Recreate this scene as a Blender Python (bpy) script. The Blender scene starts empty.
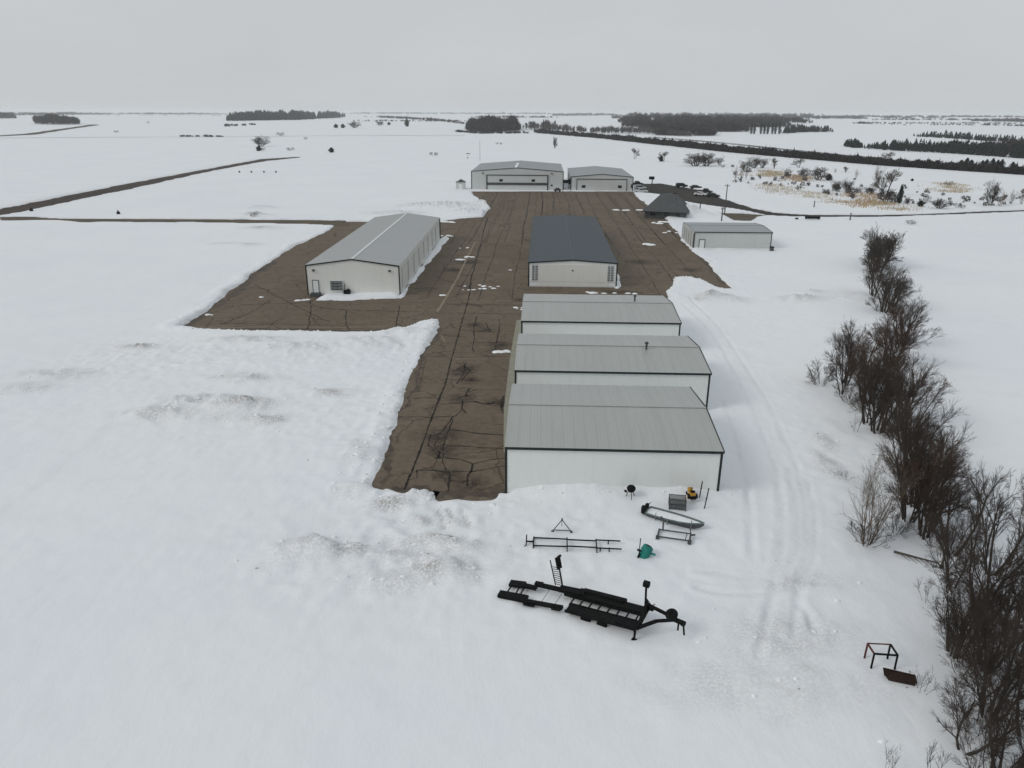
import bpy, math, random
import numpy as np
from mathutils import Vector, Matrix
from mathutils.geometry import tessellate_polygon

random.seed(7); rng = np.random.default_rng(7)
SC = bpy.context.scene
COL = SC.collection
R = math.radians

# ------------------------------------------------------------------ camera geometry (pixel -> place on the ground)
FPX = 723.0; HCAM = 32.0; PITCH = math.atan((384 - 112.5) / FPX); ROLL = R(0.2)
_cr, _sr, _cp, _sp = math.cos(ROLL), math.sin(ROLL), math.cos(PITCH), math.sin(PITCH)

def ray(px, py):
    a, b = px - 512, py - 384
    a, b = a * _cr + b * _sr, -a * _sr + b * _cr
    dx, dv = a / FPX, -b / FPX
    return np.array([dx, _cp + dv * _sp, -_sp + dv * _cp])

def G(px, py, z=0.0):
    d = ray(px, py); t = (z - HCAM) / d[2]
    return np.array([d[0] * t, d[1] * t, z])

def pix(x, y, z):
    z -= HCAM
    fw = y * _cp - z * _sp; up = y * _sp + z * _cp
    a, b = FPX * x / fw, -FPX * up / fw
    return 512 + a * _cr - b * _sr, 384 + a * _sr + b * _cr

# ------------------------------------------------------------------ noise
_perm = rng.permutation(1024)
_val = rng.random(1024)

def vnoise(x, y, s, seed=0):
    x = np.asarray(x, float) / s + seed * 17.3; y = np.asarray(y, float) / s + seed * 5.7
    xi = np.floor(x).astype(int); yi = np.floor(y).astype(int)
    fx = x - xi; fy = y - yi
    fx = fx * fx * (3 - 2 * fx); fy = fy * fy * (3 - 2 * fy)
    def hsh(i, j): return _val[_perm[(_perm[i & 1023] + j) & 1023]]
    a = hsh(xi, yi); b = hsh(xi + 1, yi); c = hsh(xi, yi + 1); d = hsh(xi + 1, yi + 1)
    return (a + (b - a) * fx) * (1 - fy) + (c + (d - c) * fx) * fy - 0.5

def sstep(a, b, x):
    t = np.clip((np.asarray(x, float) - a) / (b - a), 0, 1)
    return t * t * (3 - 2 * t)

# ------------------------------------------------------------------ polygons of cleared ground (pixels of the plan -> metres)
def W(pts): return np.array([G(x, y)[:2] for x, y in pts])

APRON = W([(471,191.5),(480,200),(488,206),(491,208.5),(487,213),(483,217),(462,218.5),(441,221),(400,221),(345,222),(335,226),
  (330,230),(322,234),(300,244),(275,259),(250,277),(225,297),(205,313),(192,322),(180,328),(200,330),(260,330.5),(320,331.5),
  (360,332),(400,330),(420,323),(437,319),(441,321),(440,328),(430,345),(420,360),(412,378),(404,398),(398,420),(394,440),(385,470),
  (377,484),(379,489),(386,481),(390,479),(394,487),(404,491),(418,490),(437,491),(440,498),(446,498),(452,494),(472,496),(480,497),(490,496),
  (494,491),(507,491),(520,440),(530,400),(540,340),(600,305),(668,298),(666,290),(672,283),(670,278),(690,277),(703,279),(712,283),(722,287.5),
  (728,288),(720,280),(712,270),(700,258),(690,249),(683,243),(676,232),(668,222),(660,214),(648,206),(638,198),(632,191.5)])
KEEP = [W([(399,299),(399,292),(437,241),(446,235),(450,238),(441,250),(428,266),(409,292),(405,297)]),
        W([(316,300),(345,300.5),(400,298.5),(400,292),(325,294)]),
        W([(613,289),(619,289),(622.5,286),(622,279),(617,271)])]
LANE = W([(0,217),(35,217.2),(60,218.8),(110,219),(200,219.3),(345,220.5),(347,226),(300,224.3),(200,222.6),(80,222.2),(70,221.2),(30,220.5),(0,221)])
DARKROAD = W([(-60,221),(0,209.2),(60,197.0),(130,183.4),(200,170.4),(262,159),(300,156.8),(300,157.8),(262,161.8),(200,173.5),(130,189),(60,204),(0,215.5),(-60,229)])
LOT = W([(636,190.5),(640,184),(660,183.5),(690,188.5),(703,191),(716,197),(740,204.5),(752,208.5),(774,212.8),(800,214.4),(825,215.2),(880,215.2),(920,214.2),(975,212),(1040,209.5),
  (1040,211.3),(975,214),(920,216.3),(880,217.2),(825,217.5),(800,216.9),(770,215.9),(738,209.5),(720,207),(703,205),(690,202.5),(674,198.5),(660,195),(645,193.2)])
PATCH = W([(721,213.3),(740,213.5),(768,215.4),(758,217),(750,221.5),(735,221),(727,217.5)])

def sdist(poly, x, y, pad=14.0):
    """signed distance, positive outside, clipped at pad"""
    d = np.full(x.shape, pad)
    m = (x > poly[:,0].min() - pad) & (x < poly[:,0].max() + pad) & (y > poly[:,1].min() - pad) & (y < poly[:,1].max() + pad)
    if not m.any(): return d
    X, Y = x[m], y[m]
    best = np.full(X.shape, 1e9); ins = np.zeros(X.shape, bool)
    n = len(poly)
    for i in range(n):
        ax, ay = poly[i]; bx, by = poly[(i + 1) % n]
        ex, ey = bx - ax, by - ay
        t = np.clip(((X - ax) * ex + (Y - ay) * ey) / (ex * ex + ey * ey + 1e-9), 0, 1)
        best = np.minimum(best, (X - ax - t * ex) ** 2 + (Y - ay - t * ey) ** 2)
        if ay != by:
            c = ((ay > Y) != (by > Y)) & (X < (bx - ax) * (Y - ay) / (by - ay) + ax)
            ins ^= c
    s = np.sqrt(best); s[ins] *= -1
    d[m] = np.minimum(s, pad)
    return d

def pdist(line, x, y, pad):
    """distance to an open polyline and the index-free side sign"""
    d = np.full(x.shape, 99.0)
    m = (x > line[:,0].min() - pad) & (x < line[:,0].max() + pad) & (y > line[:,1].min() - pad) & (y < line[:,1].max() + pad)
    if not m.any(): return d
    X, Y = x[m], y[m]; best = np.full(X.shape, 1e9)
    for (ax, ay), (bx, by) in zip(line[:-1], line[1:]):
        ex, ey = bx - ax, by - ay
        t = np.clip(((X - ax) * ex + (Y - ay) * ey) / (ex * ex + ey * ey + 1e-9), 0, 1)
        best = np.minimum(best, (X - ax - t * ex) ** 2 + (Y - ay - t * ey) ** 2)
    d[m] = np.sqrt(best)
    return d

# ------------------------------------------------------------------ terrain
def far_relief(x, y):
    r = np.hypot(x, y)
    z = 9.0 * sstep(1000, 2600, r)
    z = z + 9.0 * vnoise(x, y, 1500, 3) * sstep(1200, 3000, r)
    gx, gy = G(720, 128)[:2]
    z = z + 7.0 * np.exp(-(((x - gx) / 420) ** 2 + ((y - gy * 1.25) / 700) ** 2))
    return z

PILES = [  # px, py, half width across, half depth, height, dirt
    (160,418,4.5,2.2,0.75,.35),(200,406,5,2.0,1.0,.3),(243,408,3.5,2.0,0.85,.55),(265,422,2.5,1.5,.4,.6),(228,418,3,2,.3,.1),
    (312,552,2.6,1.3,0.85,.75),(345,556,2.2,.9,.35,.5),(300,562,3.5,1.6,.35,.2),
    (712,300,3.2,2.6,1.3,.7),(735,302,2.6,2.2,.6,.35),(800,302,4.2,2.0,1.1,.5),(813,296,2.6,2.0,.7,.3),
    (440,577,3.0,1.4,.5,.55),(452,573,1.4,.9,.35,.6),(410,560,5,1.5,.35,.35),(420,500,2.2,1.0,.6,.45),(395,508,2.4,1.0,.4,.55),(425,524,3.5,1.0,.35,.3),
    (366,492,3,1.5,.5,.3),(360,455,2.4,3.0,.45,.15),(392,585,2.8,1.2,.25,.45),(440,545,3.2,1.1,.3,.5),(470,552,1.8,.8,.3,.5),
    (245,380,4,1.5,.35,.5),(330,395,3,1.3,.3,.5),(250,343,6,2.0,.5,.35),(300,350,6,2.0,.5,.35),(370,345,6,2.5,.7,.25),(405,335,4,2,.7,.1),
    (140,350,3.0,1.5,.5,.6),(60,378,5,2,.4,.35),(30,392,4,2,.35,.3),
    (470,214,7,5,1.6,.15),(455,208,9,6,1.3,.35),(425,207,9,5,1.2,.4),(480,205,5,5,1.2,.2),(395,214,9,5,.8,.4),
    (255,216,4,2,1.0,.9),(262,209,5,4,.7,.4),(262,229,5,3,.6,.45),(248,246,3,2,.5,.35),(225,245,4,2,.4,.3),
    (560,488,5.5,1.6,.55,0),(620,492,5,1.5,.55,0),(690,494,4.5,1.4,.45,0),(700,217,6,4,.9,.1),(671,217,6,4,2.3,.05),(686,217,6,4,2.2,.05),(659,213,2.5,3,.9,.1),(715,251,5,2,.3,0),(745,252,7,2,.3,0),
    (790,640,5,2.5,.10,.2),(800,585,3,1.5,.16,.15),(770,690,6,2.5,.12,.1),(830,470,1.1,3.0,.2,.6),(825,445,1,2,.2,.5),(880,350,5,9,.5,.05),(860,300,5,6,.6,0),
]
PILES = [(*G(a, b)[:2], c, d, e, f) for a, b, c, d, e, f in PILES]
TRACKS = [W(t) for t in (
    [(690,300),(703,312),(716,325),(733,349),(752,378),(768,405),(782,436),(795,465),(803,500),(806,540),(800,585),(792,640)],
    [(683,305),(697,318),(709,331),(723,352),(740,382),(752,410),(764,440),(775,470),(781,505),(781,545),(772,600),(758,660)],
    [(697,573),(718,575),(740,580),(765,581),(785,571),(797,550),(795,500),(788,470)],
    [(697,590),(712,594),(730,596),(765,596),(800,588),(812,560),(814,520),(806,480)],
    [(795,602),(808,618),(816,638)],
    [(722,400),(736,440),(748,490),(752,560)])]
RUTS = [W(t) for t in ([(438,512),(443,522),(444,531)],[(462,513),(467,523),(470,530)],[(449,513),(452,521)])]
STEPS = [W(t) for t in ([(0,520),(20,500),(40,488),(62,470),(75,462),(95,440),(118,420)],[(822,437),(828,447),(832,462),(836,478)])]
DRIFT_X = (-0.5, 18.4)

def ground(x, y, full=False):
    x = np.atleast_1d(np.asarray(x, float)); y = np.atleast_1d(np.asarray(y, float))
    r = np.hypot(x, y)
    near = sstep(900, 300, r)
    z = 0.32 + far_relief(x, y)
    ys = y / 0.6
    z = z + (0.22 * vnoise(x, y, 14, 1) + 0.12 * vnoise(x, ys, 4.5, 2) + 0.35 * vnoise(x, y, 45, 5)) * near
    wob = (0.05 * vnoise(x, y, 1.3, 4) + 0.025 * vnoise(x, y, 0.6, 6)) * sstep(260, 90, r)
    dirt = np.zeros(x.shape)
    lump = 0.7 * (.5 - 2 * abs(vnoise(x, y, 1.5, 8))) + 0.45 * vnoise(x, y, 0.6, 9) + 0.6 * (.5 - 2 * abs(vnoise(x + .4 * y, y, 3.0, 10)))
    rough = np.zeros(x.shape)
    lump = lump - .15
    for gx, gy, sx, sy, hh, dd in PILES:
        m = (abs(x - gx) < 3 * sx) & (abs(y - gy) < 3 * sy)
        if not m.any(): continue
        q = ((x[m] - gx) / sx) ** 2 + ((y[m] - gy) / sy) ** 2
        e = np.exp(-q * (1.0 + 0.5 * lump[m]))
        z[m] = z[m] + hh * e * (1 + 0.9 * lump[m])
        rough[m] = np.maximum(rough[m], e)
        dirt[m] = np.maximum(dirt[m], dd * e)
    # the ploughed strip of snow beside the apron and below it
    for cx, cy, sx, sy, a in ((*G(310,352)[:2],28,7,.42),(*G(400,420)[:2],9,16,.22),(*G(425,545)[:2],14,8,.6),(*G(280,415)[:2],20,12,.25),(*G(150,370)[:2],16,9,.25),(*G(800,620)[:2],6,9,.12),(*G(440,207)[:2],26,12,.5)):
        e = np.exp(-((x - cx) / sx) ** 2 - ((y - cy) / sy) ** 2) * a
        z = z + e * lump * .8; rough = np.maximum(rough, e * .7)
    dirt = np.maximum(dirt, rough * .25)
    for t in TRACKS:
        d = pdist(t, x, y, 3.0)
        wv = 0.12 * vnoise(x, y, 2.0, 12)
        z = z - 0.20 * np.exp(-((d + wv) / 0.22) ** 2) * (.7 + 1.2 * vnoise(x, y, 9, 16)) + 0.05 * np.exp(-((d - 0.55) / 0.25) ** 2)
        dirt = np.maximum(dirt, 0.12 * np.exp(-(d / 0.25) ** 2))
        z = z - 0.05 * np.exp(-(d / 1.4) ** 2)
    for t in RUTS:
        d = pdist(t, x, y, 3.0) + 0.25 * vnoise(x, y, .5, 13)
        z = z - 0.28 * np.exp(-(d / 0.22) ** 2); dirt = np.maximum(dirt, .5 * np.exp(-(d / .2) ** 2))
    for t in STEPS:
        d = pdist(t, x, y, 3.0)
        e = np.exp(-(d / 0.9) ** 2) * (.35 if t is STEPS[0] else 1) * (.6 + 1.2 * vnoise(x, y, 4, 17)); z = z + e * (0.28 * vnoise(x, y, .7, 14) + .12 * vnoise(x, y, 1.6, 15)); dirt = np.maximum(dirt, e * .3)
    z = z + wob
    z = z + .10 * vnoise(x, y, 1.0, 40) * sstep(-.1, .25, vnoise(x, y, 18, 41)) * near
    # drift against the nearest hangar's long wall
    e = np.exp(-np.maximum(58.2 - 0.045 * x - y, 0) / 1.5) * sstep(-1.5, 1.5, x) * sstep(22, 18, x) * (y < 60)
    z = z + e * (0.30 + .25 * sstep(11, 3, x) + .2 * vnoise(x, y * 0, 4, 21))
    if full:
        jit = (1.3 * vnoise(x, y, 5, 30) + 0.45 * vnoise(x, y, 1.6, 31) + .3 * vnoise(x, y, .6, 32)) * sstep(0, 60, r)
        da = sdist(APRON, x, y)
        for k in KEEP: da = np.maximum(da, -sdist(k, x, y))
        dl = np.minimum(sdist(LANE, x, y), np.minimum(sdist(LOT, x, y), sdist(PATCH, x, y)))
        dr = sdist(DARKROAD, x, y)
        d1 = da + jit * .8
        berm = np.exp(-((d1 - 1.7) / 1.1) ** 2) * (0.16 + .8 * vnoise(x, y, 6, 35) + .12 * lump) * sstep(300, 120, r)
        z = z + np.where(d1 > 0, berm, 0)
        dd = np.minimum(np.minimum(d1, dl + jit * .7), dr + 1.3 * jit)
        k = sstep(-0.1, 0.9, dd)
        z = -0.15 * (1 - k) + np.maximum(z, .12) * k
        dirt = np.maximum(dirt, 0.75 * np.exp(-np.maximum(dd, 0) / 0.45) * (dd < 4) * (0.6 + .8 * vnoise(x, y, 2.2, 33)))
        dirt = np.maximum(dirt, .22 * np.exp(-np.maximum(dr, 0) / 3.0))
        dirt = dirt * (0.5 + 1.3 * (vnoise(x, y, 1.4, 34) + .5))
    return (z, dirt, rough) if full else z

def gz(x, y): return float(ground(x, y)[0])

def GT(px, py):
    """point of the snow under a pixel"""
    if py > 150:
        g = G(px, py, .35); g[2] = gz(g[0], g[1]); return G(px, py, g[2])
    d = ray(px, py); ts = np.geomspace(200, 40000, 1500)
    zz = HCAM + d[2] * ts; hh = far_relief(d[0] * ts, d[1] * ts) + .32
    i = np.argmax(zz < hh)
    if zz[i] >= hh[i]: i = len(ts) - 1
    t = ts[i]
    return np.array([d[0] * t, d[1] * t, hh[i]])

def height_for(g, ytop):
    lo, hi = 0.0, 120.0
    for _ in range(40):
        m = (lo + hi) / 2
        if pix(g[0], g[1], g[2] + m)[1] > ytop: lo = m
        else: hi = m
    return m

# ------------------------------------------------------------------ materials
MATS = {}
def nodes(name):
    m = bpy.data.materials.new(name); m.use_nodes = True
    nt = m.node_tree; b = nt.nodes['Principled BSDF']
    return m, nt, b

def mix(nt, fac, a, b):
    n = nt.nodes.new('ShaderNodeMix'); n.data_type = 'RGBA'
    for s, v in ((n.inputs[0], fac), (n.inputs[6], a), (n.inputs[7], b)):
        if hasattr(v, 'links'): nt.links.new(v, s)
        elif isinstance(v, (int, float)): s.default_value = v
        else: s.default_value = (*v, 1)
    return n.outputs[2]

def noise(nt, scale, detail=4, rough=.55, coord='Object', vec=None, stretch=None):
    if vec is None:
        tc = nt.nodes.new('ShaderNodeTexCoord'); vec = tc.outputs[coord]
    if stretch:
        mp = nt.nodes.new('ShaderNodeMapping'); mp.inputs['Scale'].default_value = stretch
        nt.links.new(vec, mp.inputs[0]); vec = mp.outputs[0]
    n = nt.nodes.new('ShaderNodeTexNoise'); n.inputs['Scale'].default_value = scale
    n.inputs['Detail'].default_value = detail; n.inputs['Roughness'].default_value = rough
    nt.links.new(vec, n.inputs['Vector'])
    return n.outputs['Fac']

def ramp(nt, fac, stops):
    n = nt.nodes.new('ShaderNodeValToRGB')
    e = n.color_ramp.elements
    while len(e) < len(stops): e.new(0.5)
    for el, (p, c) in zip(e, stops):
        el.position = p; el.color = (*c, 1) if len(c) == 3 else c
    nt.links.new(fac, n.inputs[0]); return n.outputs[0]

def bump(nt, b, h, strength, dist):
    n = nt.nodes.new('ShaderNodeBump'); n.inputs['Strength'].default_value = strength; n.inputs['Distance'].default_value = dist
    nt.links.new(h, n.inputs['Height']); nt.links.new(n.outputs[0], b.inputs['Normal'])

def simple(name, col, rough=.7, metal=0.0, var=.25, scale=1.5, spec=.3):
    if name in MATS: return MATS[name]
    m, nt, b = nodes(name)
    f = noise(nt, scale, 5, .6)
    d = tuple(c * (1 - var) for c in col); l = tuple(min(1, c * (1 + var)) for c in col)
    nt.links.new(ramp(nt, f, [(.3, d), (.7, l)]), b.inputs['Base Color'])
    b.inputs['Roughness'].default_value = rough; b.inputs['Metallic'].default_value = metal
    b.inputs['Specular IOR Level'].default_value = spec
    MATS[name] = m; return m

def snow_mat():
    m, nt, b = nodes('snow')
    at = nt.nodes.new('ShaderNodeAttribute'); at.attribute_name = 'dirt'
    big = noise(nt, .035, 5, .6); mid = noise(nt, .55, 6, .62, stretch=(1, .6, 1)); fine = noise(nt, 5.0, 5, .7)
    base = mix(nt, ramp(nt, big, [(.35, (0, 0, 0)), (.65, (1, 1, 1))]), (.82, .848, .882), (.865, .88, .892))
    crust = ramp(nt, mid, [(.52, (0, 0, 0)), (.75, (.55, .55, .55))])
    base = mix(nt, crust, base, (.78, .805, .825))
    mu = nt.nodes.new('ShaderNodeMath'); mu.operation = 'MULTIPLY_ADD'
    nt.links.new(ramp(nt, fine, [(.36, (0, 0, 0)), (.58, (1, 1, 1))]), mu.inputs[0]); nt.links.new(at.outputs['Fac'], mu.inputs[1]); mu.inputs[2].default_value = 0
    base = mix(nt, mu.outputs[0], base, (.25, .225, .20))
    nt.links.new(base, b.inputs['Base Color'])
    b.inputs['Roughness'].default_value = .65; b.inputs['Specular IOR Level'].default_value = .25
    f2 = noise(nt, 1.6, 8, .68, stretch=(1, .55, 1))
    bump(nt, b, f2, .32, .2)
    return m

def asphalt(name, c1, c2, c3, net=False):
    m, nt, b = nodes(name)
    a = noise(nt, .09, 6, .6, stretch=(1, .35, 1)); f = noise(nt, 1.2, 7, .7); g = noise(nt, .35, 6, .65, stretch=(.4, 1.4, 1))
    col = mix(nt, ramp(nt, a, [(.38, (0, 0, 0)), (.62, (1, 1, 1))]), c1, c2)
    col = mix(nt, ramp(nt, g, [(.55, (0, 0, 0)), (.72, (.7, .7, .7))]), col, c3)
    col = mix(nt, ramp(nt, f, [(.4, (0, 0, 0)), (.7, (.7, .7, .7))]), col, tuple(v * .62 for v in c1))
    col = mix(nt, ramp(nt, noise(nt, .5, 7, .68, stretch=(1.3, .5, 1)), [(.54, (0, 0, 0)), (.74, (.75, .75, .75))]), col, tuple(v * .58 for v in c1))
    col = mix(nt, ramp(nt, noise(nt, .22, 6, .65, stretch=(.5, 1.5, 1)), [(.56, (0, 0, 0)), (.74, (.6, .6, .6))]), col, tuple(v * 1.28 for v in c2))
    if net:
        tcs = nt.nodes.new('ShaderNodeTexCoord'); sn = noise(nt, 1.1, 6, .7)
        for px_, py_, r_ in ((441,436,3.0),(443,450,2.2),(462,372,2.4),(468,368,1.8),(462,398,2.2),(503,402,2.2),(475,325,2.2),(486,330,2.0),(448,474,1.8),(470,380,2.0),(500,345,2.5),(330,296,4),(470,262,4),(455,270,3),(640,262,4),(690,270,3),(520,300,2),(470,484,2.2)):
            g_ = G(px_, py_); dn = nt.nodes.new('ShaderNodeVectorMath'); dn.operation = 'DISTANCE'; nt.links.new(tcs.outputs['Object'], dn.inputs[0]); dn.inputs[1].default_value = (g_[0], g_[1], 0)
            mr = nt.nodes.new('ShaderNodeMapRange'); mr.inputs['From Min'].default_value = r_; mr.inputs['From Max'].default_value = 0; nt.links.new(dn.outputs['Value'], mr.inputs['Value'])
            mm = nt.nodes.new('ShaderNodeMath'); mm.operation = 'MULTIPLY'; nt.links.new(mr.outputs[0], mm.inputs[0]); nt.links.new(ramp(nt, sn, [(.36, (0, 0, 0)), (.5, (1.0,) * 3)]), mm.inputs[1])
            col = mix(nt, mm.outputs[0], col, tuple(v * .16 for v in c1))
        tc = nt.nodes.new('ShaderNodeTexCoord'); wv = nt.nodes.new('ShaderNodeTexNoise'); wv.inputs['Scale'].default_value = .6; wv.inputs['Detail'].default_value = 4; nt.links.new(tc.outputs['Object'], wv.inputs['Vector'])
        ad = nt.nodes.new('ShaderNodeVectorMath'); ad.operation = 'MULTIPLY_ADD'; nt.links.new(wv.outputs['Color'], ad.inputs[0]); ad.inputs[1].default_value = (1.6, 1.6, 0); nt.links.new(tc.outputs['Object'], ad.inputs[2])
        for sc_, wd_, lo_, hi_ in ((.16, .022, .36, .52), (.7, .06, .54, .66)):
            vo_ = nt.nodes.new('ShaderNodeTexVoronoi'); vo_.feature = 'DISTANCE_TO_EDGE'; vo_.inputs['Scale'].default_value = sc_; nt.links.new(ad.outputs[0], vo_.inputs['Vector'])
            ln = ramp(nt, vo_.outputs['Distance'], [(0, (1, 1, 1)), (wd_, (0, 0, 0))]); mk = ramp(nt, noise(nt, .11 if sc_ < .5 else .2, 4, .6), [(lo_, (0, 0, 0)), (hi_, (.85,) * 3)])
            mm = nt.nodes.new('ShaderNodeMath'); mm.operation = 'MULTIPLY'; nt.links.new(ln, mm.inputs[0]); nt.links.new(mk, mm.inputs[1])
            col = mix(nt, mm.outputs[0], col, tuple(v * .34 for v in c1))
    nt.links.new(col, b.inputs['Base Color'])
    b.inputs['Roughness'].default_value = .85; b.inputs['Specular IOR Level'].default_value = .2
    bump(nt, b, noise(nt, 6, 5, .7), .25, .03)
    return m

def metal_sheet(name, col, rough, metal, axis=0, pitch=1.0, var=.10, spec=.4):
    """painted steel sheet: panel to panel shade differences, streaks and a ribbed bump"""
    if name in MATS: return MATS[name]
    m, nt, b = nodes(name)
    tc = nt.nodes.new('ShaderNodeTexCoord')
    sx = nt.nodes.new('ShaderNodeSeparateXYZ'); nt.links.new(tc.outputs['Object'], sx.inputs[0])
    q = nt.nodes.new('ShaderNodeMath'); q.operation = 'DIVIDE'; nt.links.new(sx.outputs[axis], q.inputs[0]); q.inputs[1].default_value = pitch
    fl = nt.nodes.new('ShaderNodeMath'); fl.operation = 'FLOOR'; nt.links.new(q.outputs[0], fl.inputs[0])
    wn = nt.nodes.new('ShaderNodeTexWhiteNoise'); wn.noise_dimensions = '1D'; nt.links.new(fl.outputs[0], wn.inputs['W'])
    st = noise(nt, .8, 5, .6, vec=tc.outputs['Object'], stretch=(2.0, .25, .35) if axis == 0 else (.25, 2.0, .35))
    lo = tuple(c * (1 - var) for c in col); hi = tuple(min(.95, c * (1 + var)) for c in col)
    c = mix(nt, ramp(nt, wn.outputs['Value'], [(0, (.25,) * 3), (1, (.75,) * 3)]), lo, hi)
    c = mix(nt, ramp(nt, st, [(.5, (0, 0, 0)), (.8, (.25,) * 3)]), c, tuple(v * .72 for v in col))
    nt.links.new(c, b.inputs['Base Color'])
    b.inputs['Roughness'].default_value = rough; b.inputs['Metallic'].default_value = metal; b.inputs['Specular IOR Level'].default_value = spec
    fr = nt.nodes.new('ShaderNodeMath'); fr.operation = 'PINGPONG'; nt.links.new(sx.outputs[axis], fr.inputs[0]); fr.inputs[1].default_value = .15
    bump(nt, b, fr.outputs[0], .35 if metal else .10, .15)
    MATS[name] = m; return m

M_snow = snow_mat()
M_snowlump = simple('packed snow', (.85, .87, .88), .7, 0, .06, 3)
M_apron = asphalt('old brown asphalt', (.150, .117, .084), (.178, .142, .104), (.115, .089, .065), True)
M_lot = asphalt('wet dark asphalt', (.034, .031, .027), (.048, .044, .036), (.028, .026, .023))
M_dirt = asphalt('bare dirt road', (.055, .042, .034), (.078, .060, .047), (.042, .035, .03))
M_grassdirt = asphalt('thawed ground', (.125, .102, .068), (.10, .085, .06), (.08, .068, .05))
M_crack = simple('crack', (.020, .015, .011), .85, 0, .4, 1.2)
M_joint = simple('joint', (.060, .045, .033), .85, 0, .45, .7)
M_line = simple('worn line paint', (.235, .195, .135), .8, 0, .3, 2)
M_white = metal_sheet('white wall sheet', (.76, .785, .765), .55, 0, 0, 3.0, .03)
M_whitey = metal_sheet('white wall sheet across', (.76, .785, .765), .55, 0, 1, 3.0, .03)
M_cream = metal_sheet('cream wall sheet', (.715, .715, .675), .55, 0, 0, 3.0, .03)
M_creamy = metal_sheet('cream wall sheet across', (.715, .715, .675), .55, 0, 1, 3.0, .03)
M_greyw = metal_sheet('grey wall sheet', (.56, .58, .57), .55, 0, 0, 3.0, .04)
M_greywy = metal_sheet('grey wall sheet across', (.56, .58, .57), .55, 0, 1, 3.0, .04)
M_galv = metal_sheet('galvanised roof', (.43, .44, .42), .42, .25, 0, 1.0, .05)
M_galvy = metal_sheet('galvanised roof across', (.42, .43, .425), .42, .25, 1, 1.0, .05)
M_roofg = metal_sheet('grey roof across', (.33, .355, .36), .45, .2, 1, 1.0, .05)
M_blue = metal_sheet('blue grey roof', (.062, .078, .090), .55, .05, 1, 1.0, .08)
M_trim = simple('dark green trim', (.012, .018, .017), .6, 0, .2)
M_dark = simple('black opening', (.012, .013, .015), .5, 0, .2)
M_glass = simple('dark window glass', (.015, .018, .022), .15, 0, .1, 1, .5)
M_doorleaf = simple('pale concrete', (.27, .26, .21), .7, 0, .12, .8)
M_tan = simple('faded tan panel', (.40, .35, .26), .8, 0, .15)
M_ridge = simple('pale ridge cap', (.66, .68, .68), .5, 0, .06)
M_shingle = simple('dark shingle', (.085, .090, .093), .85, 0, .3, 2.5)
M_black = simple('black painted steel', (.006, .006, .006), .7, 0, .5, 4, .12)
M_wet = simple('wet asphalt edge', (.080, .060, .043), .7, 0, .4, .8)
M_rust = simple('rusty steel', (.026, .012, .008), .85, 0, .45, 5)
M_redst = simple('red painted tube', (.09, .022, .02), .6, 0, .35, 6)
M_steel = simple('dull grey steel', (.085, .088, .09), .5, .4, .3, 5)
M_alu = simple('weathered aluminium', (.19, .235, .23), .45, .6, .25, 4)
M_rubber = simple('rubber', (.009, .009, .0095), .85, 0, .2, 4, .1)
M_teal = simple('teal plastic', (.012, .19, .155), .5, 0, .2, 5)
M_yellow = simple('yellow paint', (.50, .27, .03), .5, 0, .15, 6)
M_wood = simple('weathered grey wood', (.085, .072, .06), .9, 0, .3, 5)
M_crate = simple('grey wire', (.20, .21, .21), .6, .3, .3, 5)
M_bark = simple('dark bark', (.050, .041, .034), .9, 0, .3, 6)
M_twig = simple('brown twigs', (.056, .042, .033), .9, 0, .3, 1.5)
M_twigred = simple('reddish twigs', (.074, .044, .033), .9, 0, .3, 1.5)
M_twigtan = simple('pale tan twigs', (.15, .12, .09), .9, 0, .3, 1.5)
M_twigmid = simple('grey brown twigs', (.062, .050, .040), .9, 0, .3, 1.5)
M_twiggrey = simple('grey olive twigs', (.105, .092, .070), .9, 0, .3, 1.5)
M_barktan = simple('tan bark', (.14, .10, .065), .9, 0, .3, 3)
M_ever = simple('dark evergreen', (.016, .024, .017), .9, 0, .4, .6)
M_wood1 = simple('far bare wood', (.036, .029, .026), .95, 0, .35, .02)
M_wood2 = simple('far grey wood', (.095, .088, .082), .95, 0, .3, .03)
M_belt = simple('brush belt', (.026, .022, .019), .95, 0, .4, .05)
M_grass = simple('dry tan grass', (.46, .38, .25), .95, 0, .25, .2)
M_grassor = simple('dry orange grass', (.42, .29, .17), .95, 0, .25, .2)

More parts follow.
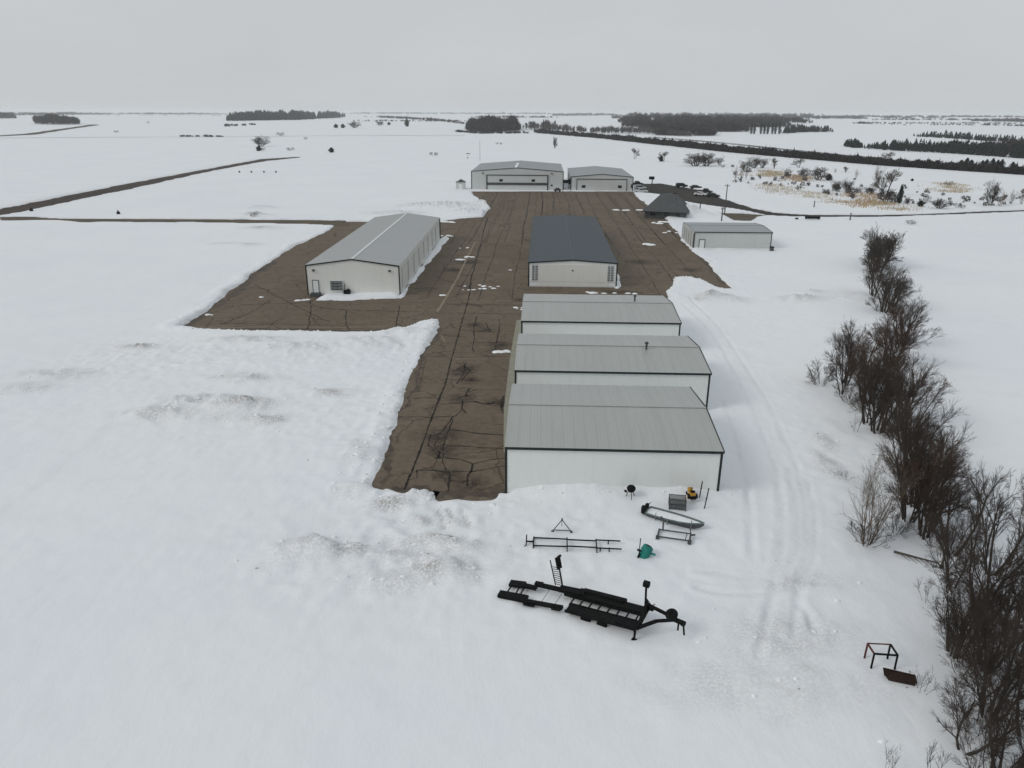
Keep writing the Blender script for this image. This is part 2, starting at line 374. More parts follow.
# ------------------------------------------------------------------ mesh helper
class MB:
    def __init__(s): s.v = []; s.f = []
    def poly(s, pts): 
        n = len(s.v); s.v += [tuple(p) for p in pts]; s.f.append(tuple(range(n, n + len(pts)))); return s
    def hexa(s, p):
        n = len(s.v); s.v += [tuple(q) for q in p]
        for q in ((0,3,2,1),(4,5,6,7),(0,1,5,4),(1,2,6,5),(2,3,7,6),(3,0,4,7)): s.f.append(tuple(n + i for i in q))
        return s
    def box(s, x0, x1, y0, y1, z0, z1):
        return s.hexa([(x0,y0,z0),(x1,y0,z0),(x1,y1,z0),(x0,y1,z0),(x0,y0,z1),(x1,y0,z1),(x1,y1,z1),(x0,y1,z1)])
    def bar(s, a, b, w, h=None, up=(0, 0, 1)):
        h = h or w; a = Vector(a); b = Vector(b); d = (b - a).normalized(); u = Vector(up)
        if abs(d.dot(u)) > .95: u = Vector((0, 1, 0))
        x = d.cross(u).normalized() * (w / 2); z = x.cross(d).normalized() * (h / 2)
        return s.hexa([a-x-z, a+x-z, b+x-z, b-x-z, a-x+z, a+x+z, b+x+z, b-x+z])
    def tube(s, a, b, r, r2=None, n=10, cap=True):
        r2 = r if r2 is None else r2
        a = Vector(a); b = Vector(b); d = (b - a).normalized()
        u = d.orthogonal().normalized(); w = d.cross(u); k = len(s.v)
        for c, rr in ((a, r), (b, r2)):
            for i in range(n):
                t = 2 * math.pi * i / n; s.v.append(tuple(c + (u * math.cos(t) + w * math.sin(t)) * rr))
        for i in range(n): s.f.append((k + i, k + (i + 1) % n, k + n + (i + 1) % n, k + n + i))
        if cap: s.f.append(tuple(k + n - 1 - i for i in range(n))); s.f.append(tuple(k + n + i for i in range(n)))
        return s
    def lathe(s, c, prof, n=16, axis=(0, 0, 1)):
        d = Vector(axis).normalized(); u = d.orthogonal().normalized(); w = d.cross(u); c = Vector(c); k = len(s.v); m = len(prof)
        for r, h in prof:
            for i in range(n):
                t = 2 * math.pi * i / n; s.v.append(tuple(c + d * h + (u * math.cos(t) + w * math.sin(t)) * r))
        for j in range(m - 1):
            for i in range(n): s.f.append((k + j*n + i, k + j*n + (i+1) % n, k + (j+1)*n + (i+1) % n, k + (j+1)*n + i))
        return s
    def build(s, name, mat, parent=None, bevel=0, smooth=False):
        me = bpy.data.meshes.new(name); me.from_pydata(s.v, [], s.f); me.validate(); me.update()
        return link(name, me, mat, parent, bevel, smooth)

def link(name, me, mat, parent=None, bevel=0, smooth=False):
    o = bpy.data.objects.new(name, me); COL.objects.link(o)
    if mat: me.materials.append(mat)
    if parent: o.parent = parent
    if smooth: me.polygons.foreach_set('use_smooth', [True] * len(me.polygons))
    if bevel:
        b = o.modifiers.new('bevel', 'BEVEL'); b.width = bevel; b.segments = 2; b.limit_method = 'ANGLE'
    return o

def tag(o, label=None, cat=None, group=None, kind=None):
    if label: o['label'] = label
    if cat: o['category'] = cat
    if group: o['group'] = group
    if kind: o['kind'] = kind
    return o

def thing(name, label, cat, loc, rz=0, group=None):
    o = bpy.data.objects.new(name, None); COL.objects.link(o); o.empty_display_size = .5
    o.location = loc; o.rotation_euler = (0, 0, rz)
    return tag(o, label, cat, group)

def np_mesh(name, verts, faces):
    """verts (n,3), faces (m,k)"""
    me = bpy.data.meshes.new(name); k = faces.shape[1]
    me.vertices.add(len(verts)); me.vertices.foreach_set('co', np.ascontiguousarray(verts, np.float32).ravel())
    me.loops.add(faces.size); me.loops.foreach_set('vertex_index', np.ascontiguousarray(faces, np.int32).ravel())
    me.polygons.add(len(faces)); me.polygons.foreach_set('loop_start', np.arange(0, faces.size, k, dtype=np.int32))
    try: me.polygons.foreach_set('loop_total', np.full(len(faces), k, np.int32))
    except Exception: pass
    me.update(calc_edges=True); return me

# ------------------------------------------------------------------ ground sheet
def axis_steps(spans):
    out = [spans[0][0]]
    for a, b, st in spans:
        n = max(1, int(round((b - a) / st))); out += list(np.linspace(a, b, n + 1)[1:])
    return np.array(out)

gx = axis_steps([(-60, 45, .25)])
xr = [45]; st = .3
while xr[-1] < 22000: st = min(st * 1.035, max(1.2, (abs(xr[-1]) - 230) * .12)) if xr[-1] < 1e9 else st; xr.append(xr[-1] + st)
xl = [-60]; st = .3
while xl[-1] > -22000: st = min(st * 1.035, max(1.3, (abs(xl[-1]) - 230) * .12)); xl.append(xl[-1] - st)
gx = np.concatenate([np.array(xl[1:])[::-1], gx, np.array(xr[1:])])
yb = [112]; st = .28
while yb[-1] < 26000: st = min(st * 1.04, max(1.1, (yb[-1] - 330) * .02, (yb[-1] - 700) * .12)); yb.append(yb[-1] + st)
gy = np.concatenate([axis_steps([(-60, 18, 3), (18, 112, .24)]), np.array(yb[1:])])
X, Y = np.meshgrid(gx, gy)
Z, D, RGH = ground(X.ravel(), Y.ravel(), True)
V = np.stack([X.ravel(), Y.ravel(), Z], 1)
nx, ny = len(gx), len(gy)
ii = (np.arange(ny - 1)[:, None] * nx + np.arange(nx - 1)[None]).ravel()
me = np_mesh('snow_ground', V, np.stack([ii, ii + 1, ii + nx + 1, ii + nx], 1))
at = me.attributes.new('dirt', 'FLOAT', 'POINT'); at.data.foreach_set('value', np.clip(D, 0, 1).astype(np.float32))
o = link('snow_ground', me, M_snow, smooth=True); tag(o, kind='structure')
print('ground', nx, ny, nx * ny)

def offset_poly(p, d):
    n = len(p); area = 0.5 * np.sum(p[:,0] * np.roll(p[:,1], -1) - np.roll(p[:,0], -1) * p[:,1])
    s = 1 if area > 0 else -1; out = []
    for i in range(n):
        a, b, c = p[i-1], p[i], p[(i+1) % n]
        e1 = (b - a) / (np.hypot(*(b - a)) + 1e-9); e2 = (c - b) / (np.hypot(*(c - b)) + 1e-9)
        nn = np.array([e1[1] + e2[1], -e1[0] - e2[0]]) * s; nn /= (np.hypot(*nn) + 1e-9)
        out.append(b + nn * d)
    return np.array(out)

def sheet(name, poly, z, mat, grow=1.3):
    q = offset_poly(poly, grow); pts = [Vector((a, b, z)) for a, b in q]
    tr = tessellate_polygon([pts])
    me = bpy.data.meshes.new(name); me.from_pydata([tuple(v) for v in pts], [], [tuple(t) for t in tr]); me.update()
    for pl in me.polygons:
        if pl.normal.z < 0: pl.flip()
    return tag(link(name, me, mat), kind='structure')

sheet('apron', APRON, 0, M_apron, 2.6)
sheet('service_lane', LANE, .006, M_grassdirt)
sheet('dirt_road', DARKROAD, -.004, M_dirt, 2.0)
sheet('parking_lot', LOT, .010, M_lot)
sheet('thawed_verge', PATCH, .014, M_grassdirt)

# ------------------------------------------------------------------ joints and cracks in the apron
AY = R(2.3)
UX, UY = math.sin(AY), math.cos(AY)
def ax2w(s, t): return np.array([t * UY + s * UX, -t * UX * 1.0 + s * UY])      # s along the apron, t across to the right
ck = MB(); pl = MB(); jt = MB()
def strip(mb, pts, w, z, jit=.0, step=1.2, wj=.4):
    pts = [np.array(p, float) for p in pts]; path = []
    for a, b in zip(pts[:-1], pts[1:]):
        n = max(1, int(np.hypot(*(b - a)) / step)); 
        for i in range(n): path.append(a + (b - a) * i / n)
    path.append(pts[-1]); k = len(path)
    off = np.cumsum(rng.normal(0, jit, (k, 2)), 0); off -= np.linspace(0, 1, k)[:, None] * off[-1]
    path = [p + o_ for p, o_ in zip(path, off)]
    L, Rr = [], []
    for i, p in enumerate(path):
        d = path[min(i + 1, k - 1)] - path[max(i - 1, 0)]; d = d / (np.hypot(*d) + 1e-9)
        nn = np.array([-d[1], d[0]]) * w / 2 * (1 + rng.uniform(-wj, wj)); L.append(p + nn); Rr.append(p - nn)
    for i in range(k - 1):
        mb.poly([(*Rr[i], z), (*Rr[i+1], z), (*L[i+1], z), (*L[i], z)])
for t in np.arange(-24, 62, 4.7):
    for rep_ in range(2 if rng.random() < .4 else 1): strip(jt, [ax2w(q, t + rep_ * rng.uniform(.4, .9)) for q in np.linspace(190 + 60 * rep_, 320, 9)], .30 if rng.random() < .5 else .2, .012, .10, 2.2, .7)
    if rng.random() < .5: strip(jt, [ax2w(q, t + 2.3 + rng.uniform(-.5, .5)) for q in np.linspace(215, 320, 9)], .13, .012, .12, 2.2, .7)
for t in (-21, -15.5, -11.3, -5.2):
    strip(jt, [ax2w(q, t) for q in np.linspace(122 + rng.uniform(0, 8), 320, 14)], .2, .012, .08, 2.2, .7)
for t in (22.5, 27.0, 32, 37.2, 42): strip(jt, [ax2w(q, t) for q in np.linspace(112, 320, 14)], .22, .012, .08, 2.2, .7)
for s in (128, 137, 146, 153, 160, 167, 173, 180, 187, 194, 201, 211, 222, 231, 240, 251, 262, 273, 285, 294, 303):
    for t in np.arange(-24, 48, 4.7):
        if rng.random() < .55 and not (3 < t < 20 and 138 < s < 206):
            q = s + rng.uniform(-3, 3); strip(jt, [ax2w(q, t), ax2w(q + rng.uniform(-.6, .6), t + 4.7)], .14, .016, .08, .8, .7)
def cr(pts, w=.25, j=.04): strip(ck, [G(a, b)[:2] for a, b in pts], w, .016, j, .5, .6)
cr([(404,490),(412,470),(424,440),(437,405),(446,380),(452,360),(459,335),(466,310),(470,290)], .19, .02)
cr([(470,290),(476,262),(482,240),(487,217)], .25, .03)
for a in ([(420,357),(447,356)],[(395,417),(428,417),(455,416),(462,409)],[(404,398),(432,398)],[(440,404),(470,402),(480,404),(505,403)],
          [(454,357),(465,357),(480,356),(506,357)],[(452,416),(444,430),(438,434)],[(450,429),(475,433),(506,436)],[(445,446),(470,446),(506,449)],
          [(445,458),(462,459),(474,463),(490,459),(506,458)],[(418,470),(444,471),(470,471),(506,466)],[(472,464),(469,475),(467,486)],[(450,472),(451,481),(448,492)],
          [(452,419),(444,440),(441,450),(442,463),(446,470)],[(440,437),(436,446),(441,452),(438,458)],[(431,435),(428,446),(434,448)],[(418,470),(416,478),(408,480)],
          [(451,481),(470,481)],[(466,362),(464,374),(457,384)],[(463,400),(460,408),(466,413)],[(463,392),(470,388),(466,396)],[(474,401),(487,405),(503,399)],
          [(503,396),(500,408),(504,414)],[(474,352),(474,326),(477,316)],[(496,352),(499,326)],[(452,372),(462,366),(470,371),(462,380),(452,380)],[(486,322),(490,332)],
          [(470,379),(480,381)],[(460,330),(500,333)],[(470,343),(506,342)],[(440,335),(466,337)],[(434,313),(520,314)],[(450,304),(521,305)],
          [(335,325),(260,323),(200,324)],[(300,305),(330,310),(420,312)],[(270,300),(250,312),(220,325)],[(290,280),(310,283)],[(345,310),(350,331)],[(240,305),(300,303)],
          [(400,305),(396,331)],[(310,300),(308,331)],[(255,285),(330,322)]): cr(a, .15, .06)
# clusters of alligator cracking
for (a, b, n, sp) in ((463,394,2,1.2),(439,448,2,1.8),(498,402,2,1.2)):
    c = G(a, b)[:2]
    for _ in range(n):
        p = c + rng.normal(0, sp * .6, 2) * (.6, 1.6); strip(ck, [p, p + rng.normal(0, .7, 2) * (.6, 1), p + rng.normal(0, 1.1, 2) * (.6, 1)], .17, .016, .09, .2, .9)
tag(ck.build('pavement_cracks', M_crack), kind='structure')
tag(jt.build('pavement_joints', M_joint), kind='structure')
strip(pl, [G(a, b)[:2] for a, b in ((437,312),(447,296),(458,277),(467,258),(475,242))], .4, .009, .01, 2, .3)
strip(pl, [G(a, b)[:2] for a, b in ((441,335),(446,343))], .15, .009, .01, 1)
strip(pl, [G(a, b)[:2] for a, b in ((184,329),(260,327),(340,327.5),(400,326))], .2, .009, .02, 2, .6)
wt = MB()
for ln, w_ in (([(392,487),(404,491.5),(418,491),(436,491.5),(441,498),(452,495),(472,496.5),(492,496),(506,491)],1.6),([(184,327.5),(205,314),(225,298.5),(250,279),(275,261)],1.6),([(662,216),(670,224),(678,233),(686,245),(702,259),(714,271),(724,284)],1.4),
    ([(380,484),(386,470),(395,440),(399,420),(405,398),(413,378),(421,360),(431,345),(440,329)],.5),([(186,328.5),(200,330.5),(260,331),(320,332),(360,332.5),(400,330.5),(420,323.5),(436,319.5)],.7)):
    strip(wt, [G(a, b)[:2] for a, b in ln], w_, .008, .16, .5, .75)
tag(wt.build('wet_rim', M_wet), kind='structure')
tag(pl.build('painted_lines', M_line), kind='structure')

def lump_at(mb, x, y, r, h, n=9, z0=0):
    k = len(mb.v); mb.v.append((x, y, z0 + h))
    rr = [r * random.uniform(.6, 1.25) for _ in range(n)]
    for f, zz in ((.6, .75), (1, -.03)):
        for i in range(n):
            t = 6.283 * i / n; mb.v.append((x + math.cos(t) * rr[i] * f * 1.3, y + math.sin(t) * rr[i] * f, z0 + h * zz if zz > 0 else z0 - .03))
    for i in range(n):
        j = (i + 1) % n; mb.f.append((k, k + 1 + i, k + 1 + j)); mb.f.append((k + 1 + i, k + 1 + n + i, k + 1 + n + j, k + 1 + j))
sp = MB()
for a, b, r, n, s in ((486,287.5,.5,6,2.5),(493,287,.4,5,2),(470,290,.35,3,1.2),(460,260,.8,3,.8),(466,257,.7,3,1),(468,248,.5,3,1.2),(446,295,.5,2,.4),(650,211,1.2,3,2),(628,210.5,1.3,4,2),
    (648,244.5,1.3,3,1.2),(590,293,.8,3,1.2),(610,293.5,.5,2,.6),(636,293.5,.6,2,1),(205,315,.45,3,.5),(258,297,.45,2,.5),(303,300,.6,3,.5),(440,222,1.2,4,2),(520,309,.3,2,.4),(509,270,.4,2,.5),
    (660,222,1.2,5,2),(655,213,1,5,2.5),(664,232,.8,3,1.5),(448,236,.8,4,1.2),(509,353,.9,4,1.0),(520,308,.5,3,.5)):
    for _ in range(n):
        c = G(a, b); lump_at(sp, c[0] + random.gauss(0, s), c[1] + random.gauss(0, s * .5), r * random.uniform(.5, 1.1), r * .25)
tag(sp.build('snow_lumps', M_snowlump, smooth=True), 'scattered lumps of leftover snow lying on the brown apron', 'snow', kind='stuff')

def clods(name, lab, mat, n_edge, n_pile):
    mb = MB(); E_ = []
    for p, q in zip(APRON, np.roll(APRON, -1, 0)):
        m_ = (p + q) / 2
        if m_[1] < 170 and not (0 < m_[0] < 24 and m_[1] < 118): E_.append((p, q, np.hypot(*(q - p))))
    L_ = np.array([e[2] for e in E_]); cen = APRON.mean(0); pts = []
    for k in rng.choice(len(E_), n_edge, p=L_ / L_.sum()):
        p, q, l = E_[k]; d = (q - p) / l; nn = np.array([d[1], -d[0]]); mid_ = p + (q - p) * rng.random(); off = rng.exponential(1.3)
        sg = 1 if sdist(APRON, np.array([mid_[0] + nn[0] * .5]), np.array([mid_[1] + nn[1] * .5]))[0] > 0 else -1
        pts.append(mid_ + nn * sg * (off + .4))
    W_ = np.array([p[2] * p[3] for p in PILES]); near = np.array([p[1] < 140 for p in PILES]); W_ = W_ * near
    for k in rng.choice(len(PILES), n_pile, p=W_ / W_.sum()):
        p = PILES[k]; pts.append(np.array([p[0] + rng.normal(0, p[2] * .8), p[1] + rng.normal(0, p[3] * .9)]))
    pts = np.array(pts); zz = ground(pts[:, 0], pts[:, 1], True)[0]
    for (x, y), z in zip(pts, zz):
        if z < .05: continue
        k_ = 1 if mat is M_snowlump else .6; lump_at(mb, x, y, rng.uniform(.07, .26) * k_, rng.uniform(.06, .22) * k_, 6, z - .03)
    return tag(mb.build(name, mat), lab, 'snow', kind='stuff')
clods('snow_clods', 'broken clods of ploughed snow along the apron edge', M_snowlump, 420, 260)
clods('dirty_clods', 'dirty ice clods scattered through the ploughed snow', simple('dirty ice', (.42, .40, .38), .8, 0, .4, 2), 40, 60)

# ------------------------------------------------------------------ hangars
def hangar(name, label, fl, Wd, Dp, h, rise, ridge, wall_m, wall_my, roof_m, yaw=AY, over=.12, snow_cap=False, trim=True, seam=1.0, cat='hangar', trim_w=.16, rpos=.5):
    """origin: middle of the front wall's foot; local x to the right, y away"""
    ux = np.array([math.cos(yaw), -math.sin(yaw)])
    c = np.array(fl) + ux * Wd / 2
    t = thing(name, label, cat, (c[0], c[1], 0), -yaw)
    a, b = -Wd / 2, Wd / 2
    w = MB(); zb = -.3
    if ridge == 'y':
        m = a + Wd * rpos
        for y, rev in ((0, False), (Dp, True)):
            p = [(a, y, zb), (b, y, zb), (b, y, h), (m, y, h + rise), (a, y, h)]; w.poly(p[::-1] if rev else p)
        w.poly([(a, Dp, zb), (a, 0, zb), (a, 0, h), (a, Dp, h)]); w.poly([(b, 0, zb), (b, Dp, zb), (b, Dp, h), (b, 0, h)])
        w.build('wall', wall_m, t)
        r = MB(); th = .10; o = over
        for x0, x1, z0, z1 in ((a - o, m, h - o * rise / (m - a), h + rise), (b + o, m, h - o * rise / (b - m), h + rise)):
            q = [(x0, -o, z0 + .01), (x1, -o, z1 + .01), (x1, Dp + o, z1 + .01), (x0, Dp + o, z0 + .01)]
            top = [(p[0], p[1], p[2] + th) for p in q]
            if x0 > x1: q = q[::-1]; top = top[::-1]
            r.hexa(q + top)
            n = int(Dp / seam)
            for i in range(n + 1):
                y = min(max(i * seam, 0.05), Dp - .05); r.bar((x0, y, z0 + th + .02), (x1, y, z1 + th + .02), .04, .03)
        ro = r.build('roof', roof_m, t)
        rc = MB(); rc.bar((m, -o, h + rise + th + .02), (m, Dp + o, h + rise + th + .02), .5 if snow_cap else .25, .06); rc.build('ridge_cap', M_ridge if snow_cap else roof_m, ro)
        if trim:
            tr = MB()
            for x0, z0 in ((a - o, h - .02), (b + o, h - .02)): tr.bar((x0, -o - .04, z0 + .03), (m, -o - .04, h + rise + .05), .07, .24)
            tr.build('fascia', M_trim, ro)
            for x in (a, b):
                MB().box(x - trim_w / 2 - .03, x + trim_w / 2 + .03, -.05, .12, -.3, h - .1).build('corner_trim', M_trim, t)
            for sx in (a - o - .03, b + o + .03):
                MB().bar((sx, -o, h - .02), (sx, Dp + o, h - .02), .06, .14).build('gutter', M_trim if trim == 2 else wall_m, ro)
    else:
        m = Dp * rpos
        w.poly([(a, 0, zb), (b, 0, zb), (b, 0, h), (a, 0, h)]); w.poly([(b, Dp, zb), (a, Dp, zb), (a, Dp, h), (b, Dp, h)])
        for x, rev in ((a, True), (b, False)):
            p = [(x, 0, zb), (x, Dp, zb), (x, Dp, h), (x, m, h + rise), (x, 0, h)]; w.poly(p[::-1] if rev else p)
        w.build('wall', wall_m, t)
        r = MB(); th = .10; o = over
        for y0, y1, z0, z1 in ((-o, m, h, h + rise), (Dp + o, m, h, h + rise)):
            q = [(a - o, y0, z0 + .01), (b + o, y0, z0 + .01), (b + o, y1, z1 + .01), (a - o, y1, z1 + .01)]
            top = [(p[0], p[1], p[2] + th) for p in q]
            if y0 > y1: q = q[::-1]; top = top[::-1]
            r.hexa(q + top)
            for i in range(int(Wd / seam) + 1):
                x = min(a + i * seam + .02, b - .02); r.bar((x, y0, z0 + th + .02), (x, y1, z1 + th + .01), .04, .02)
        ro = r.build('roof', roof_m, t)
        MB().bar((a - o, m, h + rise + th + .045), (b + o, m, h + rise + th + .045), .35, .05).build('ridge_cap', roof_m, ro)
        tr = MB(); tr.bar((a - o, -o - .04, h + .02), (b + o, -o - .04, h + .02), .08, .22); tr.build('gutter', M_trim, ro)
        g2 = MB()
        g2.bar((b + o + .04, -o, h + .04), (b + o + .04, m, h + rise + .08), .07, .22); g2.bar((b + o + .04, m, h + rise + .08), (b + o + .04, Dp + o, h + .04), .07, .22)
        g2.build('fascia', M_trim, ro)
        for x in (a, b): MB().box(x - .1, x + .1, -.05, .1, -.3, h - .1).build('corner_trim', M_trim, t)
    return t

h1 = hangar('metal_hangar', 'white hangar with a plain grey gable roof, nearest, with trailers and a boat in front', (-.5, 57.35), 18.75, 15.6, 4.5, .85, 'x', M_white, M_white, M_galv)
h2 = hangar('metal_hangar', 'grey roofed white hangar with a roof vent, middle of the three in a row', (.4, 77.5), 21.9, 14.4, 4.5, .8, 'x', M_white, M_white, M_galv)
h3 = hangar('metal_hangar', 'grey roofed white hangar directly in front of the blue roofed hangar', (1.35, 98.3), 22.1, 16.0, 4.5, .8, 'x', M_white, M_white, M_galv)
def roof_vent(t, x, y, z):
    v = MB(); v.tube((x, y, z - .2), (x, y, z + .9), .13, n=10); v.tube((x, y, z + .9), (x, y, z + 1.05), .24, .24, 10); v.tube((x, y, z + 1.05), (x, y, z + 1.2), .24, .03, 10)
    v.build('roof_vent', M_steel, t)
roof_vent(h2, 4.6, 6.3, 5.1); roof_vent(h3, 5.8, 9.5, 5.1)

cs = MB()
L_ = [G(a, b, .06)[:2] for a, b in ((503.6,452),(503.6,430),(504,408),(507,382),(510.3,356),(513.4,338),(516.6,320))]
for p, q in zip(L_[:-1], L_[1:]): cs.hexa([(p[0], p[1], -.1), (p[0] + 1.3, p[1], -.1), (q[0] + 1.3, q[1], -.1), (q[0], q[1], -.1), (p[0], p[1], .06), (p[0] + 1.3, p[1], .06), (q[0] + 1.3, q[1], .06), (q[0], q[1], .06)])
tag(cs.build('concrete_path', M_doorleaf), kind='structure')
h4 = hangar('metal_hangar', 'long hangar with a blue-grey roof and white gable on the open apron', (3.2, 139.9), 17.1, 66, 4.7, .55, 'y', M_white, M_whitey, M_blue, trim=2)
for x in (-7.68, -7.02, 7.02, 7.68):
    l = MB().box(x - .26, x + .26, -.075, -.01, 1.2, 4.35)
    lp = l.build('louvre_panel', M_greyw, h4); l = MB()
    for k in range(9): l.box(x - .22, x + .22, -.12, -.075, 1.3 + k * .33, 1.46 + k * .33)
    l.build('slats', M_steel, lp)
MB().box(-7.0, 7.0, -.05, .0, .1, 4.35).build('hangar_door', M_cream, h4)
MB().box(-8.4, 8.4, -.09, -.02, .0, .22).box(-8.4, 8.4, -.08, -.02, 1.0, 1.06).build('door_sill', M_greyw, h4)
MB().box(-.12, .12, -.14, -.06, 3.1, 3.4).build('wall_lamp', M_steel, h4)

h5 = hangar('metal_hangar', 'big grey roofed hangar with pale ridge line and cream end wall, left on apron', (-38.1, 132.3), 17.2, 65, 5.5, 1.15, 'y', M_cream, M_creamy, M_galvy, yaw=R(1.1), snow_cap=True, trim=1)
d = MB(); d.box(-7.55, -6.55, -.08, -.0, .5, 2.7).build('door', M_white, h5)
fr = MB()
for q in ((-7.65, -7.55, .4, 2.8), (-6.55, -6.45, .4, 2.8), (-7.65, -6.45, 2.7, 2.8)): fr.box(q[0], q[1], -.11, 0, q[2], q[3])
fr.build('door_frame', M_steel, h5)
MB().box(-7.9, -6.2, -1.2, -.02, 0, .5).box(-7.9, -6.2, -1.6, -1.2, 0, .25).build('door_step', M_steel, h5)
g = MB(); g.box(-4.3, -1.9, -.30, -.02, .9, 2.75)
fo = g.build('louvre_unit', M_greyw, h5)
g = MB()
for k in range(6): g.box(-4.2, -2.0, -.36, -.30, 1.02 + k * .29, 1.18 + k * .29)
g.box(-3.65, -3.6, -.38, -.36, .95, 2.7).box(-2.95, -2.9, -.38, -.36, .95, 2.7); g.build('louvre', M_dark, fo)
MB().box(-1.75, -.6, -.95, -.1, .35, 1.05).tube((-1.55, -.5, 1.05), (-1.55, -.5, 2.2), .06).tube((-.9, -.5, 1.05), (-.9, -.5, 1.3), .2).build('heating_unit', M_black, h5, .03)
for x in (-7.2, 6.9): MB().box(x - .2, x + .2, -.35, -.0, 4.45, 4.8).build('wall_lamp', M_steel, h5, .03)
for k in range(8):
    y0 = 3 + k * 7.6; hd = MB().box(8.6, 8.66, y0, y0 + 6.4, .6, 4.6).build('hangar_door', M_creamy, h5)
    pf = MB()
    for q in ((y0 - .09, y0 + .09, .6, 4.6), (y0 + 6.31, y0 + 6.49, .6, 4.6), (y0 + .09, y0 + 6.31, 4.42, 4.6)): pf.box(8.66, 8.72, q[0], q[1], q[2], q[3])
    pf.build('door_frame', M_greyw, hd)
MB().box(8.5, 8.85, 64.85, 65.1, -.2, 5.4).build('corner_trim', M_trim, h5)

h6 = hangar('maintenance_hangar', 'largest grey hangar with a wide framed bifold door, at the far end of the apron', (-18.0, 327.5), 40.0, 50, 8.0, 1.5, 'y', M_greyw, M_greywy, M_roofg, snow_cap=False, trim=1, seam=2.0, trim_w=.3)
bd = MB().box(-13.1, 13.1, -.12, -.0, .1, 6.3).build('hangar_door', M_greyw, h6)
fr = MB()
for q in ((-13.5, -13.1, 0, 6.6), (13.1, 13.5, 0, 6.6), (-13.1, 13.1, 6.3, 6.6)): fr.box(q[0], q[1], -.3, 0, q[2], q[3])
fr.build('door_frame', M_trim, bd)
MB().box(-13.1, 13.1, -.32, -.12, 2.3, 3.3).build('door_fold', M_steel, bd)
for x in (-7.1, 7.0):
    MB().box(x - .75, x + .75, -.2, -.12, 3.75, 4.75).build('window', M_dark, bd)
MB().box(14.6, 15.6, -.1, 0, 0, 2.2).build('door', M_greyw, h6); MB().box(14.7, 15.4, -.16, -.1, 1.9, 2.6).build('window', M_dark, h6)
MB().box(-1.2, -.2, 0, 30, 9.62, 9.72).build('snow_strip', M_snowlump, h6)
for x in (-15, 15): MB().box(x - .3, x + .3, -.5, 0, 7.0, 7.5).build('wall_lamp', M_steel, h6)

h7 = hangar('maintenance_hangar', 'smaller grey hangar with two small door windows, beside the largest one', (25.4, 325.5), 26.8, 50, 6.0, 1.1, 'y', M_greyw, M_greywy, M_roofg, trim=1, seam=2.0, trim_w=.3)
bd = MB().box(-10.8, 10.6, -.12, 0, .1, 4.9).build('hangar_door', M_greyw, h7)
fr = MB()
for q in ((-11.0, -10.8, 0, 5.2), (10.6, 10.8, 0, 5.2), (-10.8, 10.6, 4.9, 5.2)): fr.box(q[0], q[1], -.3, 0, q[2], q[3])
fr.build('door_frame', M_steel, bd)
for x in (-7.9, 7.8): MB().box(x - .8, x + .8, -.2, -.12, 1.4, 2.5).build('window', M_dark, bd)
MB().box(12.6, 13.3, -.2, 0, 1.5, 3.0).build('window', M_dark, h7)

h8 = hangar('storage_shed', 'grey storage shed standing alone in the snow beside the apron edge', (45.2, 181.0), 18.9, 16.5, 4.4, .45, 'x', M_greyw, M_greyw, M_roofg, trim=1, cat='shed')
dd = MB().box(-8.1, -6.9, -.08, 0, .1, 2.5).build('door', M_white, h8)
fr = MB()
for q in ((-8.25, -8.1, .1, 2.65), (-6.9, -6.75, .1, 2.65), (-8.1, -6.9, 2.5, 2.65)): fr.box(q[0], q[1], -.12, 0, q[2], q[3])
fr.build('door_frame', M_steel, dd)
for k in range(5): MB().box(-9.53, -9.45, 1.0 + k * 3, 3.7 + k * 3, .1, 3.9).build('sliding_door', M_greyw, h8)
for k in range(6): MB().box(-9.58, -9.45, .75 + k * 3, .95 + k * 3, .1, 4.0).build('door_post', M_steel, h8)

# terminal with a hip roof
ct = np.array([51.0, 243.0]); t = thing('terminal_building', 'low building with a dark shingled hip roof between apron and car park', 'building', (ct[0], ct[1], 0), R(-18))
MB().box(-6.6, 6.6, -6, 6, -.2, 2.5).build('wall', M_steel, t)
r = MB(); e = 2.3; a, b, o, k = 6.4, 6, 1.0, 5.2
E1 = [(-a-o, -b-o, e), (a+o, -b-o, e), (a+o, b+o, e), (-a-o, b+o, e)]; P1, P2 = (-2.2, 0, e + k), (2.2, 0, e + k)
r.poly([E1[0], E1[1], P2, P1]); r.poly([E1[1], E1[2], P2]); r.poly([E1[2], E1[3], P1, P2]); r.poly([E1[3], E1[0], P1]); r.poly(E1[::-1])
r.build('roof', M_shingle, t)
MB().box(-7.6, 7.6, -7.18, -7.1, 2.12, 2.32).build('fascia', M_trim, t)
for x in (-4, 0.5, 4): MB().box(x - .8, x + .8, -6.06, -6, .9, 1.9).build('window', M_glass, t)
MB().tube((3, 2, 4.0), (3, 2, 7.2), .15).build('chimney', M_steel, t)

g0 = GT(460.5, 189.3); t = thing('tool_shed', 'small pale garden shed with a dark roof, left of the largest hangar', 'shed', g0, -AY)
MB().box(-1.9, 1.9, 0, 3.2, -.4, 2.9).build('wall', M_greyw, t)
r = MB(); r.hexa([(-2.1, -.2, 2.85), (0, -.2, 4.0), (0, 3.4, 4.0), (-2.1, 3.4, 2.85), (-2.1, -.2, 3.0), (0, -.2, 4.15), (0, 3.4, 4.15), (-2.1, 3.4, 3.0)])
r.hexa([(0, -.2, 4.0), (2.1, -.2, 2.85), (2.1, 3.4, 2.85), (0, 3.4, 4.0), (0, -.2, 4.15), (2.1, -.2, 3.0), (2.1, 3.4, 3.0), (0, 3.4, 4.15)]); r.poly([(-1.9, 0.01, 2.88), (1.9, .01, 2.88), (0, .01, 3.98)])
r.build('roof', M_steel, t); MB().box(-.8, .8, -.06, 0, 0, 2.3).build('door', M_white, t)
